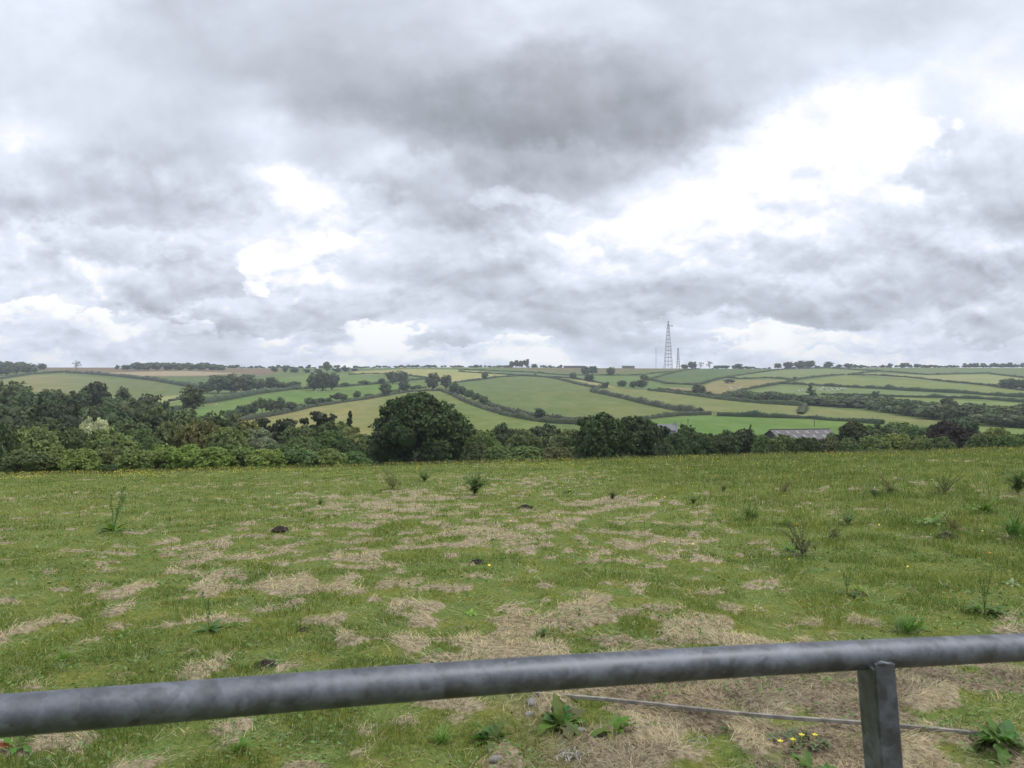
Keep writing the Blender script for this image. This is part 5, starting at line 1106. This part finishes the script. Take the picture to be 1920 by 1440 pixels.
def greens(n_, y0, y1, fall, hs, ws, name, label):
    x, y = scatter(n_, y0, y1, fall); s = straw(x, y); so_ = soil(x, y); nearbare = (1 - sst(y, 4.6, 5.6)) * sst(x, .2, 1.2)
    k = rg.random(n_) > np.clip(s * .66 + so_ * .8 + nearbare * .72, 0, .96); x, y = x[k], y[k]; n2_ = len(x)
    cl = fbm(x / .35, y / .35, 70, 3); big = fbm(x / 2.2, y / 2.2, 74, 2)
    h = hs * (.35 + 1.3 * sst(cl, .35, .7)) * rg.uniform(.55, 1.35, n2_) * (.75 + .6 * sst(x, 2, 6) * sst(y, 5, 9)) * (.8 + .5 * big) * (1 - .4 * straw(x, y))
    blades(name, x, y, h, ws * (y / 5) ** .8 * rg.uniform(.6, 1.3, n2_), np.abs(rg.normal(size=n2_)) * .5, gtone(x, y, n2_), label)
greens(330000, 2.7, 13.5, 1.7, .048, .0040, 'grass', 'short green meadow grass behind the gate')
greens(300000, 13, 46, 1.35, .062, .0042, 'meadow_grass', 'green grass covering the farther part of the meadow')
# straw lying in patches
x, y = scatter(620000, 2.7, 30, 1.7); s = straw(x, y); k = rg.random(len(x)) < np.clip(s * .62 + .06 + .25 * soil(x, y), 0, 1); x, y = x[k], y[k]; n_ = len(x)
base = np.array([.54, .46, .30]); tn = base * (1 - .30 * soil(x, y))[:, None] * rg.uniform(.45, 1.2, n_)[:, None] * np.array([1, 1, 1]) * (1 + rg.normal(size=(n_, 3)) * .05)
az = fbm(x / .5, y / .5, 81, 2) * 14 + rg.normal(size=n_) * .6
blades('dry_grass', x, y, rg.uniform(.025, .10, n_) * (1 + .02 * y), (.0026 * (y / 5) ** .75) * rg.uniform(.6, 1.3, n_), rg.uniform(.95, 1.52, n_), tn, 'pale straw of cut grass lying in patches over the meadow', .006, .35, az)
# taller seeding grass
x, y = scatter(52000, 9, 46, .6); k = rg.random(len(x)) < .12 + .55 * sst(y, 34, 42) + .5 * sst(x, 2.5, 6) * sst(y, 7, 14); x, y = x[k], y[k]; n_ = len(x)
tn = np.where((rg.random(n_) < .45)[:, None], np.array([.22, .20, .10]), np.array([.11, .165, .04])) * rg.uniform(.7, 1.2, n_)[:, None]
blades('seeding_grass', x, y, rg.uniform(.12, .34, n_), .0035 * (y / 6) ** .8 * rg.uniform(.7, 1.3, n_), np.abs(rg.normal(size=n_)) * .25, tn, 'taller seeding grass stems toward the far edge of the meadow', 0, .4)
# buttercups
x, y = scatter(48000, 7, 46, .3); px_ = CX + F * x / y
strip = sst(y, 30, 37) * (1 - sst(px_, 300, 1000)) * 1.0 + .45 * sst(y, 26, 38) * sst(px_, 600, 1000) + .10
k = rg.random(len(x)) < .5 * np.clip(strip * sst(fbm(x / 1.5, y / 1.5, 90, 3), .42, .6), .004, 1) * np.where((px_ < 900) & (y < 30), .05, 1) * (.06 + .94 * sst(y, 10, 28)); x, y = x[k], y[k]; n_ = len(x)
z = gz(x, y) + rg.uniform(.10, .22, n_); V, Fq = leaf_quads(np.stack([x, y, z], 1), np.tile([0, -.5, 1.0], (n_, 1)), np.full(n_, .031), rg, 1.0, .35)
link('buttercups', mesh_np('buttercups', V, Fq, M_YEL), label='scattered yellow buttercups, thickest along the far left edge of the meadow', cat='buttercups', kind='stuff')

# small leaves and crumbs of soil among the grass
x, y = scatter(26000, 2.8, 14, 1.6); k = fbm(x / .6, y / .6, 95, 3) > .53; x, y = x[k], y[k]; n_ = len(x)
V, Fq = leaf_quads(np.stack([x, y, gz(x, y) + rg.uniform(.006, .04, n_)], 1), np.tile([0, 0, 1.0], (n_, 1)), .022 * (y / 5) ** .5, rg, 1.3, .45)
tn = np.array([.10, .165, .05]) * rg.uniform(.7, 1.5, (n_, 1)) * np.array([1, 1, 1]); link('ground_leaves', mesh_np('ground_leaves', V, Fq, M_BLADE, np.repeat(tn, 4, 0)), label='small round leaves of low weeds growing in the short grass', cat='weeds', kind='stuff')
x, y = scatter(60000, 2.8, 7.5, 1.5); k = rg.random(len(x)) < np.clip(soil(x, y) + .12, 0, 1); x, y = x[k], y[k]; n_ = len(x)
V, Fq = leaf_quads(np.stack([x, y, gz(x, y) + rg.uniform(.001, .008, n_)], 1), np.tile([0, 0, 1.0], (n_, 1)), np.full(n_, .011), rg, 1.6, .7)
tn = np.where((rg.random(n_) < .35)[:, None], np.array([.30, .24, .17]), np.array([.16, .125, .088])) * rg.uniform(.5, 1.3, (n_, 1)); link('soil_crumbs', mesh_np('soil_crumbs', V, Fq, M_BLADE, np.repeat(tn, 4, 0)), label='brown crumbs and chopped stems on the bare soil behind the gate', cat='soil', kind='stuff')

# ------------------------------------------------------------------ haze
bm = bpy.data.meshes.new('haze'); x0, x1, y0_, y1_, za, zb = -5600, 5600, -1600, 3500, -46, 135
bm.from_pydata([(x0, y0_, za), (x1, y0_, za), (x1, y1_, za), (x0, y1_, za), (x0, y0_, zb), (x1, y0_, zb), (x1, y1_, zb), (x0, y1_, zb)], [], [(3, 2, 1, 0), (4, 5, 6, 7), (0, 1, 5, 4), (1, 2, 6, 5), (2, 3, 7, 6), (3, 0, 4, 7)])
m, n = new_mat('haze_air'); v = n.n('ShaderNodeVolumePrincipled', i_Density=.00016); v.inputs['Color'].default_value = (.80, .88, 1.0, 1); v.inputs['Anisotropy'].default_value = 0.0
o = n.n('ShaderNodeOutputMaterial'); n.l(v.outputs[0], o.inputs['Volume']); bm.materials.append(m); link('haze', bm, kind='stuff', label='thin blue-grey haze over the far hillside', cat='haze')
